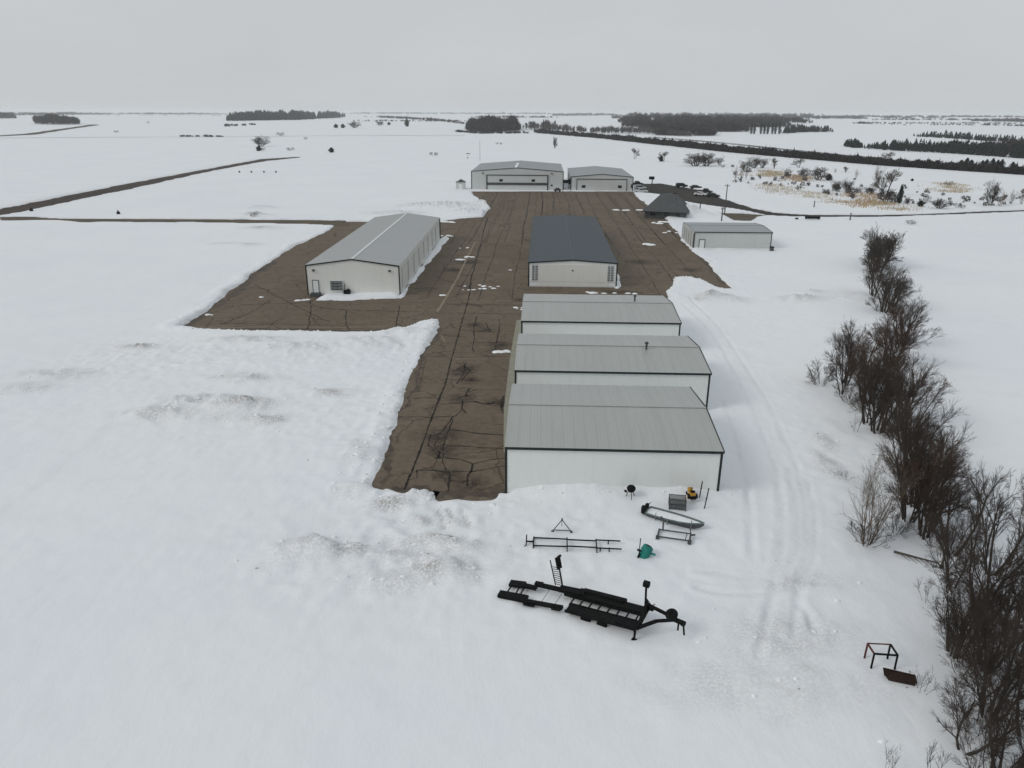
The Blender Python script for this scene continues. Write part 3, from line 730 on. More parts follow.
MB().box(-.9, .9, -.04, 0, 2.3, 2.4).build('door_frame', M_steel, t)
#PART2
# ------------------------------------------------------------------ equipment in the snow
def at_world(px, py, z=.0):
    g = GT(px, py); return (g[0], g[1], g[2] + z)

# long black trailer
O = G(568, 596.5, .9); zt = gz(O[0], O[1])
TR = thing('equipment_trailer', 'long black flatbed trailer with two runner decks, raised tongue and upright ramp', 'trailer', (O[0], O[1], zt - .08), R(-28.5)); TR.scale = (.965, .965, .965)
for s, x0, x1, yy in ((1, -.4, 5.6, .86), (-1, .4, 5.5, -.80)):
    d = MB(); w = .40
    d.bar((x0, yy, .50), (x1, yy, .92), w * 2, .16); 
    for k in (-w, w): d.bar((x0 - .1, yy + k, .42), (x1, yy + k, .84), .07, .20)
    d.bar((x0, yy - w * s * .9, .60), (x1, yy - w * s * .9, 1.0), .05, .08)
    d.build('runner_deck', M_black, TR)
cm = MB()
for k in range(8):
    x = .35 + k * .68; cm.bar((x, -.55, .46 + x * .07), (x, .55, .46 + x * .07), .08, .10)
cm.build('cross_member', M_black, TR)
fr = MB(); fr.bar((-2.9, .55, .42), (-.3, .84, .50), .34, .2); fr.bar((-2.9, .55, .50), (-2.3, .62, .54), .4, .14); fr.bar((-1.0, .78, .55), (.9, .9, .72), .62, .22)
fr.build('tail_rail', M_black, TR)
fe = MB(); fe.bar((.7, 1.25, .62), (3.9, 1.25, .86), .40, .30); fe.bar((.4, 1.25, .58), (.7, 1.25, .62), .40, .16)
fe.build('fender', M_black, TR)
fe = MB(); fe.bar((1.2, -1.2, .64), (4.1, -1.2, .84), .14, .30); fe.build('side_rail', M_black, TR)
for yy in (-.98, 1.3):
    for x in (1.8, 3.0):
        wh = MB(); wh.lathe((x, yy - .11, .12), [(.0, 0), (.22, .0), (.3, -.02), (.37, .02), (.38, .11), (.37, .20), (.3, .24), (.22, .22), (0, .22)], 18, (0, 1, 0)); wo = wh.build('wheel', M_rubber, TR, smooth=True)
        MB().lathe((x, yy - .13, .12), [(0, 0), (.2, 0), (.2, .26), (0, .26)], 14, (0, 1, 0)).build('rim', M_black, wo)
# upright folding ramp ladder
la = MB(); la.bar((-1.45, 1.0, .55), (-2.05, 1.25, 2.35), .06, .06); la.bar((-.85, .95, .6), (-1.4, 1.22, 2.5), .09, .09)
for k in range(9):
    f = .06 + k * .085; la.bar((-1.45 - .6 * f, 1.0 + .25 * f, .55 + 1.8 * f), (-.85 - .55 * f, .95 + .27 * f, .6 + 1.9 * f), .035, .035)
lo = la.build('loading_ramp', M_black, TR)
MB().bar((-1.25, 1.18, 1.95), (-1.5, 1.3, 2.75), .40, .14).bar((-1.5, 1.3, 2.7), (-1.3, 1.3, 2.9), .36, .16).build('ramp_foot', M_black, lo)
# head frame, mast, tongue
hf = MB(); hf.bar((5.55, -1.15, .92), (5.55, 1.2, 1.0), .16, .22); hf.bar((5.5, 1.05, .9), (5.55, .62, 1.95), .16, .16); hf.bar((5.5, -1.05, .9), (5.55, .62, 1.95), .14, .16)
hf.poly([(5.62, .95, 1.0), (5.62, .55, 1.9), (6.2, .45, 1.75), (6.0, .7, 1.2)]).poly([(5.60, .95, 1.0), (5.98, .7, 1.2), (6.18, .45, 1.75), (5.60, .55, 1.9)])
hf.build('head_frame', M_black, TR)
ma = MB(); ma.bar((5.5, .55, 1.0), (5.42, .6, 3.15), .12, .12); ma.bar((5.4, .6, 2.3), (6.1, .45, 1.6), .05, .05); mo = ma.build('mast', M_black, TR)
MB().box(5.2, 5.64, .45, .8, 3.1, 3.46).box(5.25, 5.45, .38, .45, 3.15, 3.35).build('winch_box', M_black, mo, .03)
to = MB(); to.bar((5.6, .55, 1.75), (7.6, .55, 1.35), .16, .2); to.bar((5.6, -1.0, .95), (6.5, -.1, 1.18), .18, .2); to.bar((6.5, -.1, 1.18), (7.5, .4, 1.3), .16, .18); to.bar((7.3, .47, 1.35), (8.15, .45, 1.25), .24, .24)
to.build('tongue', M_black, TR)
MB().bar((8.05, .45, 1.25), (8.3, .42, 1.22), .3, .26).bar((8.2, .35, 1.25), (8.35, .2, .55), .1, .1).bar((7.85, .45, 1.2), (7.9, .2, .75), .12, .12).build('coupler', M_black, TR)
sw = MB(); sw.lathe((7.35, .55, 1.5), [(.13, 0), (.28, -.02), (.40, .0), (.43, .09), (.43, .15), (.40, .24), (.28, .26), (.13, .24)], 22, (-.25, -.35, .9)); so = sw.build('spare_wheel', M_rubber, TR, smooth=True)
MB().lathe((7.35, .55, 1.53), [(0, .03), (.12, .03), (.24, .0), (.24, .16), (.12, .12), (0, .12)], 18, (-.25, -.35, .9)).build('rim', M_black, so)
j = MB(); j.bar((5.45, -1.2, 1.15), (5.42, -1.28, .12), .13, .13); j.box(5.25, 5.6, -1.42, -1.12, -.05, .08); j.tube((5.42, -1.27, .7), (5.42, -1.27, 1.35), .09); j.build('jack', M_black, TR)

# detached ramp section behind it
O2 = G(515, 590.5, .45); z2 = gz(O2[0], O2[1])
RS = thing('ramp_section', 'separate black ramp section with two plates, lying behind the long trailer', 'trailer ramp', (O2[0], O2[1], z2), R(-19))
p = MB(); p.bar((-.95, -.72, .22), (1.15, -.72, .30), .64, .16); p.bar((-.9, -.98, .16), (1.2, -.98, .24), .06, .2); p.build('ramp_plate', M_black, RS)
p = MB(); p.bar((-.6, .62, .26), (.55, .66, .34), .62, .16); p.bar((.3, .62, .33), (1.45, .50, .38), .42, .14); p.build('ramp_plate', M_black, RS)
p = MB()
for x in (-.45, .15, .5): p.bar((x, -.6, .2), (x + .05, .5, .24), .08, .08)
p.build('cross_member', M_black, RS)
p = MB(); p.bar((.9, -.92, .24), (3.75, -1.0, .42), .3, .2); p.bar((1.0, -1.06, .16), (1.8, -1.1, .22), .34, .14); p.bar((3.0, -1.1, .32), (3.65, -1.12, .38), .26, .2); p.build('side_rail', M_black, RS)
p = MB(); p.bar((2.15, -.9, .3), (2.3, .75, .3), .03, .03); p.bar((3.1, -.95, .34), (3.25, .6, .34), .03, .03); p.build('tie_rod', M_alu, RS)

# long pipe frame (empty boat trailer)
a = G(533.5, 543, .4); b = G(621, 546.3, .4); ang = math.atan2(b[1] - a[1], b[0] - a[0]); zg = gz(a[0], a[1])
BT = thing('trailer_frame', 'long bare two-rail trailer frame without a deck, beside the teal tub', 'trailer frame', (a[0], a[1], zg - .28), ang)
L = float(np.hypot(*(b - a)[:2]))
for s in (-1, 1):
    r_ = MB(); r_.bar((0, .56 * s, .42), (L * .385, .52 * s, .42), .075, .09); r_.bar((L * .385, .46 * s, .42), (L * .72, .46 * s, .40), .075, .09); r_.bar((L * .72, .56 * s, .42), (L, .56 * s, .40), .07, .09)
    r_.build('rail', M_black, BT)
for x, w in ((0, .62), (L * .385, .78), (L * .72, .72)): MB().bar((x, -w, .38), (x, w, .38), .09, .10).build('cross_member', M_black, BT)
for x, y in ((L * .385, -.78), (L * .72, -.8), (L * .76, -.6), (L * .86, -.58), (L * .86, .5), (0, -.62), (0, .62)): MB().bar((x, y, .5), (x, y, -.15), .08, .08).build('foot', M_black, BT)
c = MB(); c.bar((0, .0, .42), (-.55, .0, .42), .08, .1); c.bar((-.55, -.35, .3), (-.55, .25, .85), .09, .09); c.bar((-.55, -.3, .3), (-.9, -.45, .02), .05, .05); c.bar((-.9, -.45, .05), (-1.15, -.5, 0.02), .04, .04); c.build('tongue', M_black, BT)

# triangular frame
a = at_world(552.5, 531.5); b = at_world(571, 532); TF = thing('triangular_stand', 'small triangular steel frame standing alone in snow', 'metal stand', ((a[0] + b[0]) / 2, a[1], a[2]), R(-1))
w = (b[0] - a[0]) / 2
MB().bar((-w, 0, .02), (0, .12, 1.02), .055).bar((w, 0, .0), (0, .12, 1.02), .055).bar((-w, 0, .14), (w, 0, .10), .055).build('frame', M_steel, TF)
MB().bar((0, .12, .98), (0, .14, 1.14), .13, .1).bar((0, .12, 1.0), (0.02, .9, .0), .045).build('brace', M_steel, TF)
for s in (-1, 1): MB().box(s * w - .1, s * w + .1, -.08, .08, -.05, .06).build('foot', M_steel, TF)

# teal tub and stake
g = at_world(645, 556); TB = thing('plastic_tub', 'teal plastic tub with a dark round opening, lying in snow', 'tub', g, R(-30))
MB().lathe((0, .1, .34), [(0.0, -.62), (.26, -.6), (.36, -.5), (.42, -.2), (.44, .15), (.40, .42), (.33, .5), (.24, .46)], 20, (.25, .45, .75)).build('shell', M_teal, TB, smooth=True)
MB().lathe((0, .1, .34), [(.20, .50), (.24, .535), (.20, .54), (0, .52)], 16, (.25, .45, .75)).build('opening', M_dark, TB)
MB().bar((.35, .1, .3), (.78, .05, .34), .16, .10).build('handle', M_teal, TB)
g = at_world(638.5, 558); SK = thing('steel_stake', 'thin dark stake with a short cross piece next to teal tub', 'stake', g, 0)
MB().bar((0, 0, -.1), (.05, .0, 1.75), .06).build('post', M_black, SK); MB().bar((-.14, 0, .75), (.16, 0, .62), .12, .12).bar((-.05, .05, .0), (.1, .1, .35), .12, .1).build('bracket', M_black, SK)

# open boat
a = G(648, 508.5, .75); b = G(704, 524.5, .75); ang = math.atan2(b[1] - a[1], b[0] - a[0]); L = float(np.hypot(*(b - a)[:2]))
cx = (a + b) / 2; zb_ = gz(cx[0], cx[1])
BO = thing('rowing_boat', 'open aluminium boat full of snow with a pointed bow', 'boat', (a[0], a[1], zb_ - .12), ang)
st = [0, .06, .2, .4, .6, .75, .87, .95, 1.0]; hw = [.60, .63, .66, .66, .60, .48, .31, .15, .02]
sh = [.54, .54, .54, .55, .58, .62, .68, .73, .77]; kl = [.08, .05, .02, .0, .0, .02, .12, .30, .55]
hull = MB(); rows = []
for t_, w_, s_, k_ in zip(st, hw, sh, kl):
    x = t_ * L; row = [(x, -w_, s_), (x, -w_ * .93, s_ * .55 + k_ * .4), (x, -w_ * .62, k_ + .06), (x, 0, k_), (x, w_ * .62, k_ + .06), (x, w_ * .93, s_ * .55 + k_ * .4), (x, w_, s_)]
    rows.append(len(hull.v)); hull.v += row
for i in range(len(rows) - 1):
    for j_ in range(6): hull.f.append((rows[i] + j_, rows[i] + j_ + 1, rows[i+1] + j_ + 1, rows[i+1] + j_))
hull.f.append(tuple(rows[0] + j_ for j_ in range(7)))
ho = hull.build('hull', M_steel, BO); sm = ho.modifiers.new('shell', 'SOLIDIFY'); sm.thickness = .04
gw = MB()
for s in (-1, 1):
    for i in range(len(st) - 1): gw.bar((st[i] * L, s * hw[i], sh[i] + .02), (st[i+1] * L, s * hw[i+1], sh[i+1] + .02), .10, .07)
gw.bar((0, -.6, .56), (0, .6, .56), .1, .08); gw.build('gunwale', M_alu, BO)
fl = MB(); k0 = len(fl.v)
for t_, w_, s_ in zip(st[:-1], hw[:-1], sh[:-1]): fl.v += [(t_ * L + .03, -w_ * .95, s_ - .04), (t_ * L + .03, 0, s_ + .01 + .03 * random.random()), (t_ * L + .03, w_ * .95, s_ - .07)]
for i in range(len(st) - 2):
    for j_ in range(2): fl.f.append((3*i + j_, 3*i + 3 + j_, 3*i + 4 + j_, 3*i + 1 + j_))
fl.build('snow_fill', M_snowlump, BO, smooth=True)
mo = MB().box(-.42, -.05, -.55, -.15, .35, 1.0).box(-.38, -.1, .25, .6, .3, .85).build('outboard_motor', M_black, BO, .05); MB().bar((-.05, .3, .9), (.12, .3, 1.15), .06).build('tiller', M_steel, mo)
for q_ in (((.95, -.68, .85), (.95, -.70, -.1), .05), ((3.9, -.42, .95), (3.9, -.44, .1), .05), ((2.0, -.7, .55), (2.0, -.76, -.1), .08)): MB().bar(*q_).build('side_post', M_alu, BO)

# boat lift frame in front of it
pa, pb, pc, pd = [G(x, y, .25) for x, y in ((657.5, 538), (689.5, 542.5), (664, 532.5), (693.5, 536.5))]
ang = math.atan2(pb[1] - pa[1], pb[0] - pa[0]); L = float(np.hypot(*(pb - pa)[:2])); Dd = 1.05
LF = thing('boat_lift_frame', 'open grey steel frame with bent end posts in front of the boat', 'lift frame', (pa[0], pa[1], gz(pa[0], pa[1])), ang)
MB().bar((0, 0, .2), (L, 0, .2), .09).build('rail', M_steel, LF); MB().bar((.1, Dd, .22), (L + .05, Dd, .22), .08).build('rail', M_steel, LF)
for x in (0, L): MB().bar((x, -.05, .2), (x + .06, Dd + .05, .22), .13, .13).build('cross_member', M_steel, LF)
MB().bar((.35, Dd + .05, .2), (.32, Dd + .25, .9), .12).bar((.32, Dd + .25, .9), (.1, Dd + .3, 1.25), .12).build('end_post', M_steel, LF)
MB().bar((L + .05, Dd * .8, .2), (L + .35, Dd * .5, .5), .13).bar((L + .05, Dd, .2), (L - .1, Dd + .1, 1.0), .07).bar((L - .35, .0, .2), (L - .25, .1, .75), .06).build('end_post', M_steel, LF)
for x in (0, L): MB().box(x - .14, x + .14, -.14, .14, -.1, .22).build('foot', M_steel, LF)

# wire crate
g = at_world(677, 507.5); CR = thing('wire_crate', 'grey slatted wire crate in snow behind the boat', 'crate', g, R(-9))
cr_ = MB()
for x in (-.68, .68):
    for y in (-.4, .55): cr_.bar((x, y, -.1), (x, y, .95), .07)
for z in (.08, .5, .92):
    for q in ((((-.68, -.4, z)), (.68, -.4, z)), ((-.68, .55, z), (.68, .55, z)), ((-.68, -.4, z), (-.68, .55, z)), ((.68, -.4, z), (.68, .55, z))): cr_.bar(q[0], q[1], .05)
cr_.build('frame', M_steel, CR)
wi = MB()
for k in range(15):
    x = -.64 + k * .0915; wi.bar((x, -.4, .05), (x, -.4, .92), .03); wi.bar((x, -.4, .93), (x, .55, .93), .03)
for k in range(7):
    z = .12 + k * .13; wi.bar((-.68, -.4, z), (.68, -.4, z), .03)
for k in range(9): y = -.35 + k * .11; wi.bar((-.68, y, .94), (.68, y, .94), .025)
wi.build('mesh_panel', M_crate, CR)
MB().box(-.62, .62, -.34, .5, .0, .5).build('contents', M_crate, CR, .06)

# yellow garden tractor seen from behind
g = at_world(691.5, 497.5); YT = thing('garden_tractor', 'yellow lawn tractor with black tyres against the wall of the nearest hangar', 'tractor', g, R(4)); YT.scale = (.74, .74, .74)
MB().box(-.30, .30, -.35, .35, .35, .78).box(-.25, .25, .35, 1.0, .35, .85).box(-.36, .36, -.5, -.3, .45, .65).build('body', M_yellow, YT, .05)
MB().box(-.24, .24, -.32, .12, .78, .9).box(-.24, .24, -.40, -.28, .85, 1.1).build('seat', M_black, YT, .05)
for s in (-1, 1):
    wh = MB().lathe((s * .45 - .13, -.25, .32), [(0, 0), (.2, 0), (.30, .02), (.32, .13), (.30, .24), (.2, .26), (0, .26)], 16, (1, 0, 0)).build('wheel', M_rubber, YT, smooth=True)
    MB().lathe((s * .45 - .145, -.25, .32), [(0, 0), (.15, 0), (.15, .29), (0, .29)], 12, (1, 0, 0)).build('rim', M_yellow, wh)
    MB().lathe((s * .36 - .07, .8, .2), [(0, 0), (.12, 0), (.19, .02), (.2, .07), (.19, .12), (.12, .14), (0, .14)], 14, (1, 0, 0)).build('wheel', M_rubber, YT, smooth=True)
sw_ = MB(); sw_.bar((0, .42, .8), (0, .25, 1.12), .04)
for k in range(12):
    t0, t1 = 6.283 * k / 12, 6.283 * (k + 1) / 12; sw_.bar((.17 * math.cos(t0), .25 + .17 * math.sin(t0), 1.12), (.17 * math.cos(t1), .25 + .17 * math.sin(t1), 1.12), .03)
sw_.build('steering_wheel', M_black, YT)
MB().box(-.35, .35, -.62, -.42, .05, .42).build('rear_guard', M_black, YT, .04)

# stakes leaning near the corner
for (px, py, top, dx, lab) in ((699.7, 495.5, 481.5, .12, 'thin dark pole standing closest to yellow tractor'), (704.2, 508.5, 488.5, .22, 'thin dark pole leaning right, between the boat and corner of hangar')):
    g = at_world(px, py); hh = height_for(g, top); s = thing('steel_pole', lab, 'pole', g, 0, 'thin poles by the nearest hangar corner')
    MB().bar((0, 0, -.2), (dx, .05, hh), .075).build('shaft', M_black, s); MB().bar((dx * .5 - .06, 0.02, hh * .5), (dx * .5 + .08, .02, hh * .5), .05).build('clip', M_black, s)
# black grill
g = at_world(631, 492); GR = thing('barbecue_grill', 'small black grill on legs against the white front wall', 'grill', g, R(8)); GR.scale = (.95, .95, .95)
MB().lathe((0, 0, .55), [(0, 0), (.25, .04), (.38, .2), (.42, .36), (.40, .42), (.3, .58), (.12, .66), (0, .67)], 16).build('kettle', M_black, GR, smooth=True)
for k in range(3):
    t_ = 2.1 * k + .4; MB().bar((.2 * math.cos(t_), .2 * math.sin(t_), .65), (.46 * math.cos(t_), .46 * math.sin(t_), -.05), .05).build('leg', M_black, GR)
MB().box(-.62, -.4, -.2, .2, .62, .68).build('side_shelf', M_black, GR); GR.location.z -= .5

# red-brown table frame lower right
c = G(867.6, 663, .3); gc = G(880.5, 664, 0); zc = gz(gc[0], gc[1])
bx = [G(864.4, 657.5, zc)[:2], G(887.3, 658.6, zc)[:2], G(894.5, 669.8, zc)[:2], G(871, 668, zc)[:2]]
ce = np.mean(bx, 0); TBf = thing('table_frame', 'bare dark red metal table frame on four legs, no top', 'table frame', (ce[0], ce[1], zc), 0)
q = [(p_[0] - ce[0], p_[1] - ce[1]) for p_ in bx]; hh = 1.08
for i, p_ in enumerate(q):
    MB().bar((p_[0], p_[1], -.15), (p_[0] * .98, p_[1] * .98, hh), .085).build('leg', M_redst if i == 0 else M_black, TBf)
for i in range(4):
    a_, b_ = q[i], q[(i + 1) % 4]; MB().bar((a_[0], a_[1], hh), (b_[0], b_[1], hh), .09 if i != 0 else .06).build('rail', M_redst if i in (3, 0) else M_black, TBf)
# brown trough
a = G(883, 676, .5); b = G(914.5, 683, .5); ang = math.atan2(b[1] - a[1], b[0] - a[0]); L = float(np.hypot(*(b - a)[:2])); z0 = gz(a[0], a[1])
TRo = thing('rusty_trough', 'dark rust-brown box-shaped trough lying below the bare table frame', 'trough', (a[0], a[1], z0), ang)
MB().hexa([(.35, -.30, -.1), (L - .05, -.30, -.1), (L - .05, .2, -.1), (.25, .2, -.1), (0, -.34, .34), (L, -.34, .30), (L, .24, .30), (0, .24, .34)]).build('body', M_rust, TRo, .03)
MB().bar((-.02, .25, .37), (L + .02, .25, .33), .07, .07).bar((-.02, -.35, .37), (L + .02, -.35, .33), .07, .07).bar((0, -.35, .37), (0, .25, .37), .07, .07).bar((L, -.35, .33), (L, .25, .33), .07, .07).build('rim', M_rust, TRo)
# fallen pole and a post
a = at_world(893, 555.5); b = at_world(937, 564.5); t = thing('fallen_trunk', 'thin grey fallen trunk lying on snow beside the shrubs', 'log', a, 0)
MB().tube((0, 0, .35), (b[0] - a[0], b[1] - a[1], b[2] - a[2] + .15), .11, .05, 8).build('stem', M_wood, t)
tw = MB()
for k in range(5):
    f = .15 + k * .14; p_ = Vector((b[0] - a[0], b[1] - a[1], 0)) * f; tw.tube(p_ + Vector((0, 0, .3)), p_ + Vector((.5, -.6 - .2 * (k % 2), .05)), .03, .01, 5)
tw.build('branch', M_wood, t)
g = at_world(941.5, 568); t = thing('wooden_post', 'short upright grey post at the end of the fallen trunk', 'post', g, 0)
MB().tube((0, 0, -.2), (-.05, 0, 2.1), .09, .075, 8).build('shaft', M_wood, t); MB().box(-.1, .1, -.1, .1, 0, .25).build('collar', M_black, t)

# bin by the shed, markers and small things far off
g = at_world(771.5, 250.5); t = thing('waste_bin', 'small dark bin by the right corner of the storage shed', 'bin', g, 0)
MB().lathe((0, 0, -.1), [(0, 0), (.5, 0), (.55, .9), (.0, .9)], 12).build('body', M_steel, t); MB().lathe((0, 0, .8), [(.6, 0), (.6, .08), (.3, .2), (0, .22)], 12).build('lid', M_black, t)
for px, py, lab in ((31.5, 211, 'small dark marker light near the junction of dirt road and lane'), (118.5, 214, 'small dark marker light above the lane on the left')):
    g = at_world(px, py); t = thing('marker_light', lab, 'marker', g, 0, 'markers beside the lane')
    MB().lathe((0, 0, -.1), [(0, 0), (.55, 0), (.6, .5), (.4, .9), (0, 1.0)], 10).build('housing', M_black, t); MB().tube((0, 0, .9), (0, 0, 1.3), .2, .12, 8).build('lamp', M_dark, t)
for k, px in enumerate((239.5, 251.5, 264, 276)):
    g = at_world(px, 172.5); t = thing('field_marker', 'low grey marker in the row of four on the far snowfield', 'marker', g, 0, 'row of four markers in the snowfield')
    MB().lathe((0, 0, -.1), [(0, 0), (.5, 0), (.45, .9), (0, 1.1)], 8).build('housing', M_steel, t)
for px, py, lab in ((814, 207, 'small dark post above the right-hand road'), (850, 220, 'small grey post in snow below the right-hand road'),(700, 208.5,'grey post between the car park and storage shed')):
    g = at_world(px, py); t = thing('marker_post', lab, 'post', g, 0)
    MB().tube((0, 0, -.2), (0, 0, 2.0), .22, .18, 8).build('shaft', M_steel, t); MB().tube((0, 0, 2.0), (0, 0, 2.2), .26, .1, 8).build('cap', M_black, t)
g = at_world(812, 219.5); t = thing('ground_sign', 'low black board lying in snow just below the right-hand road', 'sign', g, R(-8))
MB().box(-2.2, 2.4, -.3, .3, .25, 1.0).build('board', M_black, t, .05); MB().box(-1.9, -1.7, -.1, .1, -.3, .3).box(1.9, 2.1, -.1, .1, -.3, .3).build('leg', M_black, t); MB().box(-5.2, -4.2, -.2, .2, .0, .5).build('plate', M_steel, t)
g = at_world(468, 158.5); t = thing('weather_station', 'small white instrument mast on the snow left behind the largest hangar', 'mast', g, 0)
MB().tube((0, 0, -.2), (0, 0, 3.2), .16, n=8).build('pole', M_white, t); MB().box(-1.4, 1.4, -.2, .2, 2.8, 3.3).box(-.9, .9, -.3, .3, 1.5, 2.3).build('instrument_box', M_white, t); MB().box(-1.5, 1.7, -.25, .25, 3.3, 3.7).box(-.6, 0, -.25, .25, .2, .9).build('top_panel', M_steel, t)
def pole(name, lab, px, yb_, yt, r, mat, arm=0, head=None):
    g = at_world(px, yb_); hh = height_for(g, yt); t = thing(name, lab, 'pole', g, 0)
    MB().tube((0, 0, -.3), (0, 0, hh), r, r * .7, 8).build('shaft', mat, t)
    if arm: MB().bar((-arm, 0, hh - .6), (arm, 0, hh - .6), .14, .16).tube((-arm * .8, 0, hh - .5), (-arm * .8, 0, hh - .2), .08).tube((arm * .8, 0, hh - .5), (arm * .8, 0, hh - .2), .08).build('cross_arm', mat, t)
    if head: MB().box(*head[:4], hh - head[4], hh).build('lamp_head', M_black, t, .05)
pole('utility_pole', 'tall dark wooden pole between the car park and storage shed', 724.6, 213, 184, .20, M_wood, .8)
pole('utility_pole', 'short wooden pole standing on the tan thawed verge', 721.5, 221, 207, .22, M_wood, .5)
pole('light_pole', 'thin grey lamp pole in front of the dark hip roof', 672.5, 214, 193, .10, M_crate, 0, (-.3, .9, -.2, .2, .25))
pole('light_pole', 'pole with a dark tilted head beside the parked cars by the smaller far hangar', 651.5, 191.5, 176.5, .28, M_steel, 0, (-1.4, .8, -.5, .5, 1.2))
pole('light_pole', 'very thin mast in the snow behind the largest hangar', 480, 161, 141, .14, M_crate)

# vehicles
def car(lab, px, py, rz, col, kind='sedan', name='parked_car', cat='car', group='cars in the car park'):
    g = G(px, py, .01); t = thing(name, lab, cat, g, R(rz), group); t.scale = (1.12, 1.12, 1.12); m = simple('car paint ' + col[0], col[1], .35, .1, .1, 1, .5)
    if kind == 'pickup': prof = [(-2.7, .45), (2.7, .45), (2.75, .95), (1.5, 1.15), (.9, 1.82), (-.55, 1.85), (-.75, 1.2), (-2.7, 1.2)]; gl = [(1.35, 1.17), (.85, 1.74), (-.5, 1.77), (-.62, 1.2)]; wx = (1.75, -1.65)
    elif kind == 'suv': prof = [(-2.35, .45), (2.35, .45), (2.4, .95), (1.3, 1.1), (.6, 1.75), (-2.1, 1.78), (-2.35, 1.15)]; gl = [(1.15, 1.12), (.55, 1.66), (-2.0, 1.68), (-2.15, 1.15)]; wx = (1.45, -1.45)
    else: prof = [(-2.3, .4), (2.3, .4), (2.35, .8), (1.2, .95), (.45, 1.42), (-1.1, 1.44), (-1.8, 1.0), (-2.32, .95)]; gl = [(1.05, .97), (.42, 1.34), (-1.05, 1.36), (-1.6, 1.0)]; wx = (1.4, -1.4)
    b = MB(); n = len(prof); b.v += [(x, -.9, z) for x, z in prof] + [(x, .9, z) for x, z in prof]
    b.f.append(tuple(range(n))); b.f.append(tuple(range(2 * n - 1, n - 1, -1)))
    for i in range(n): j_ = (i + 1) % n; b.f.append((i, i + n, j_ + n, j_))
    b.build('body', m, t, .08)
    w_ = MB(); n = len(gl); w_.poly([(x, -.915, z) for x, z in gl]); w_.poly([(x, .915, z) for x, z in gl][::-1])
    w_.poly([(gl[0][0] + .12, -.75, gl[0][1] + .03), (gl[0][0] + .12, .75, gl[0][1] + .03), (gl[1][0] + .12, .75, gl[1][1] + .02), (gl[1][0] + .12, -.75, gl[1][1] + .02)])
    w_.build('window', M_glass, t)
    for x in wx:
        for y in (-.92, .70):
            MB().lathe((x, y, .34), [(0, 0), (.22, 0), (.34, .02), (.34, .2), (.22, .22), (0, .22)], 14, (0, 1, 0)).build('wheel', M_rubber, t, smooth=True)
car('black sport utility parked at the back edge of the car park', 681.5, 187.3, 8, ('black', (.012, .012, .013)), 'suv')
car('small black car parked right of the black sport utility', 695.6, 188.6, 5, ('black', (.012, .012, .013)), 'sedan')
car('dark pickup truck parked at right end of car park', 705, 193.3, -28, ('charcoal', (.02, .021, .023)), 'pickup')
car('white car parked left of the dark pickup truck', 700.5, 195.8, -32, ('white', (.7, .7, .7)), 'sedan')
car('dark car at the extreme right of the car park', 713, 197.0, -32, ('charcoal', (.02, .021, .023)), 'sedan')
car('silver pickup parked beside the smaller far hangar', 640.5, 193.0, -5, ('silver', (.45, .46, .46)), 'pickup')
car('white sport utility parked behind the silver pickup', 640, 189.5, 10, ('white', (.7, .7, .7)), 'suv')
car('black pickup parked right of the smaller far hangar, behind the white sport utility', 636.5, 185.5, 4, ('black', (.012, .012, .013)), 'pickup')
g = G(567, 190.5); t = thing('fuel_tank', 'dark tank on a stand in the gap between the two far hangars', 'tank', (g[0], g[1] + 6, 0), 0)
MB().lathe((-1.6, 0, 3.3), [(0, 0), (.6, .05), (.7, .3), (.7, 2.9), (.6, 3.15), (0, 3.2)], 16, (1, 0, 0)).build('tank_shell', M_black, t, smooth=True)
for x in (-1.2, 1.2): MB().bar((x, -.5, 0), (x, -.3, 2.9), .16).bar((x, .5, 0), (x, .3, 2.9), .16).build('leg', M_black, t)
MB().box(.9, 1.9, -.9, -.3, 2.2, 4.4).build('pump_box', M_black, t)
g = G(557.5, 191.5); t = thing('ground_power_cart', 'small dark cart by the right corner of the largest hangar', 'cart', (g[0], g[1] - .5, 0), 0)
MB().box(-1.6, 1.4, -.6, .6, .4, 1.1).box(-.9, .8, -.5, .5, 1.1, 1.6).build('body', M_steel, t, .08); MB().bar((1.4, 0, .6), (2.6, 0, .3), .1).build('tow_bar', M_black, t)
for x in (-1, .9): MB().lathe((x, -.7, .3), [(0, 0), (.3, 0), (.3, .2), (0, .2)], 12, (0, 1, 0)).build('wheel', M_rubber, t)

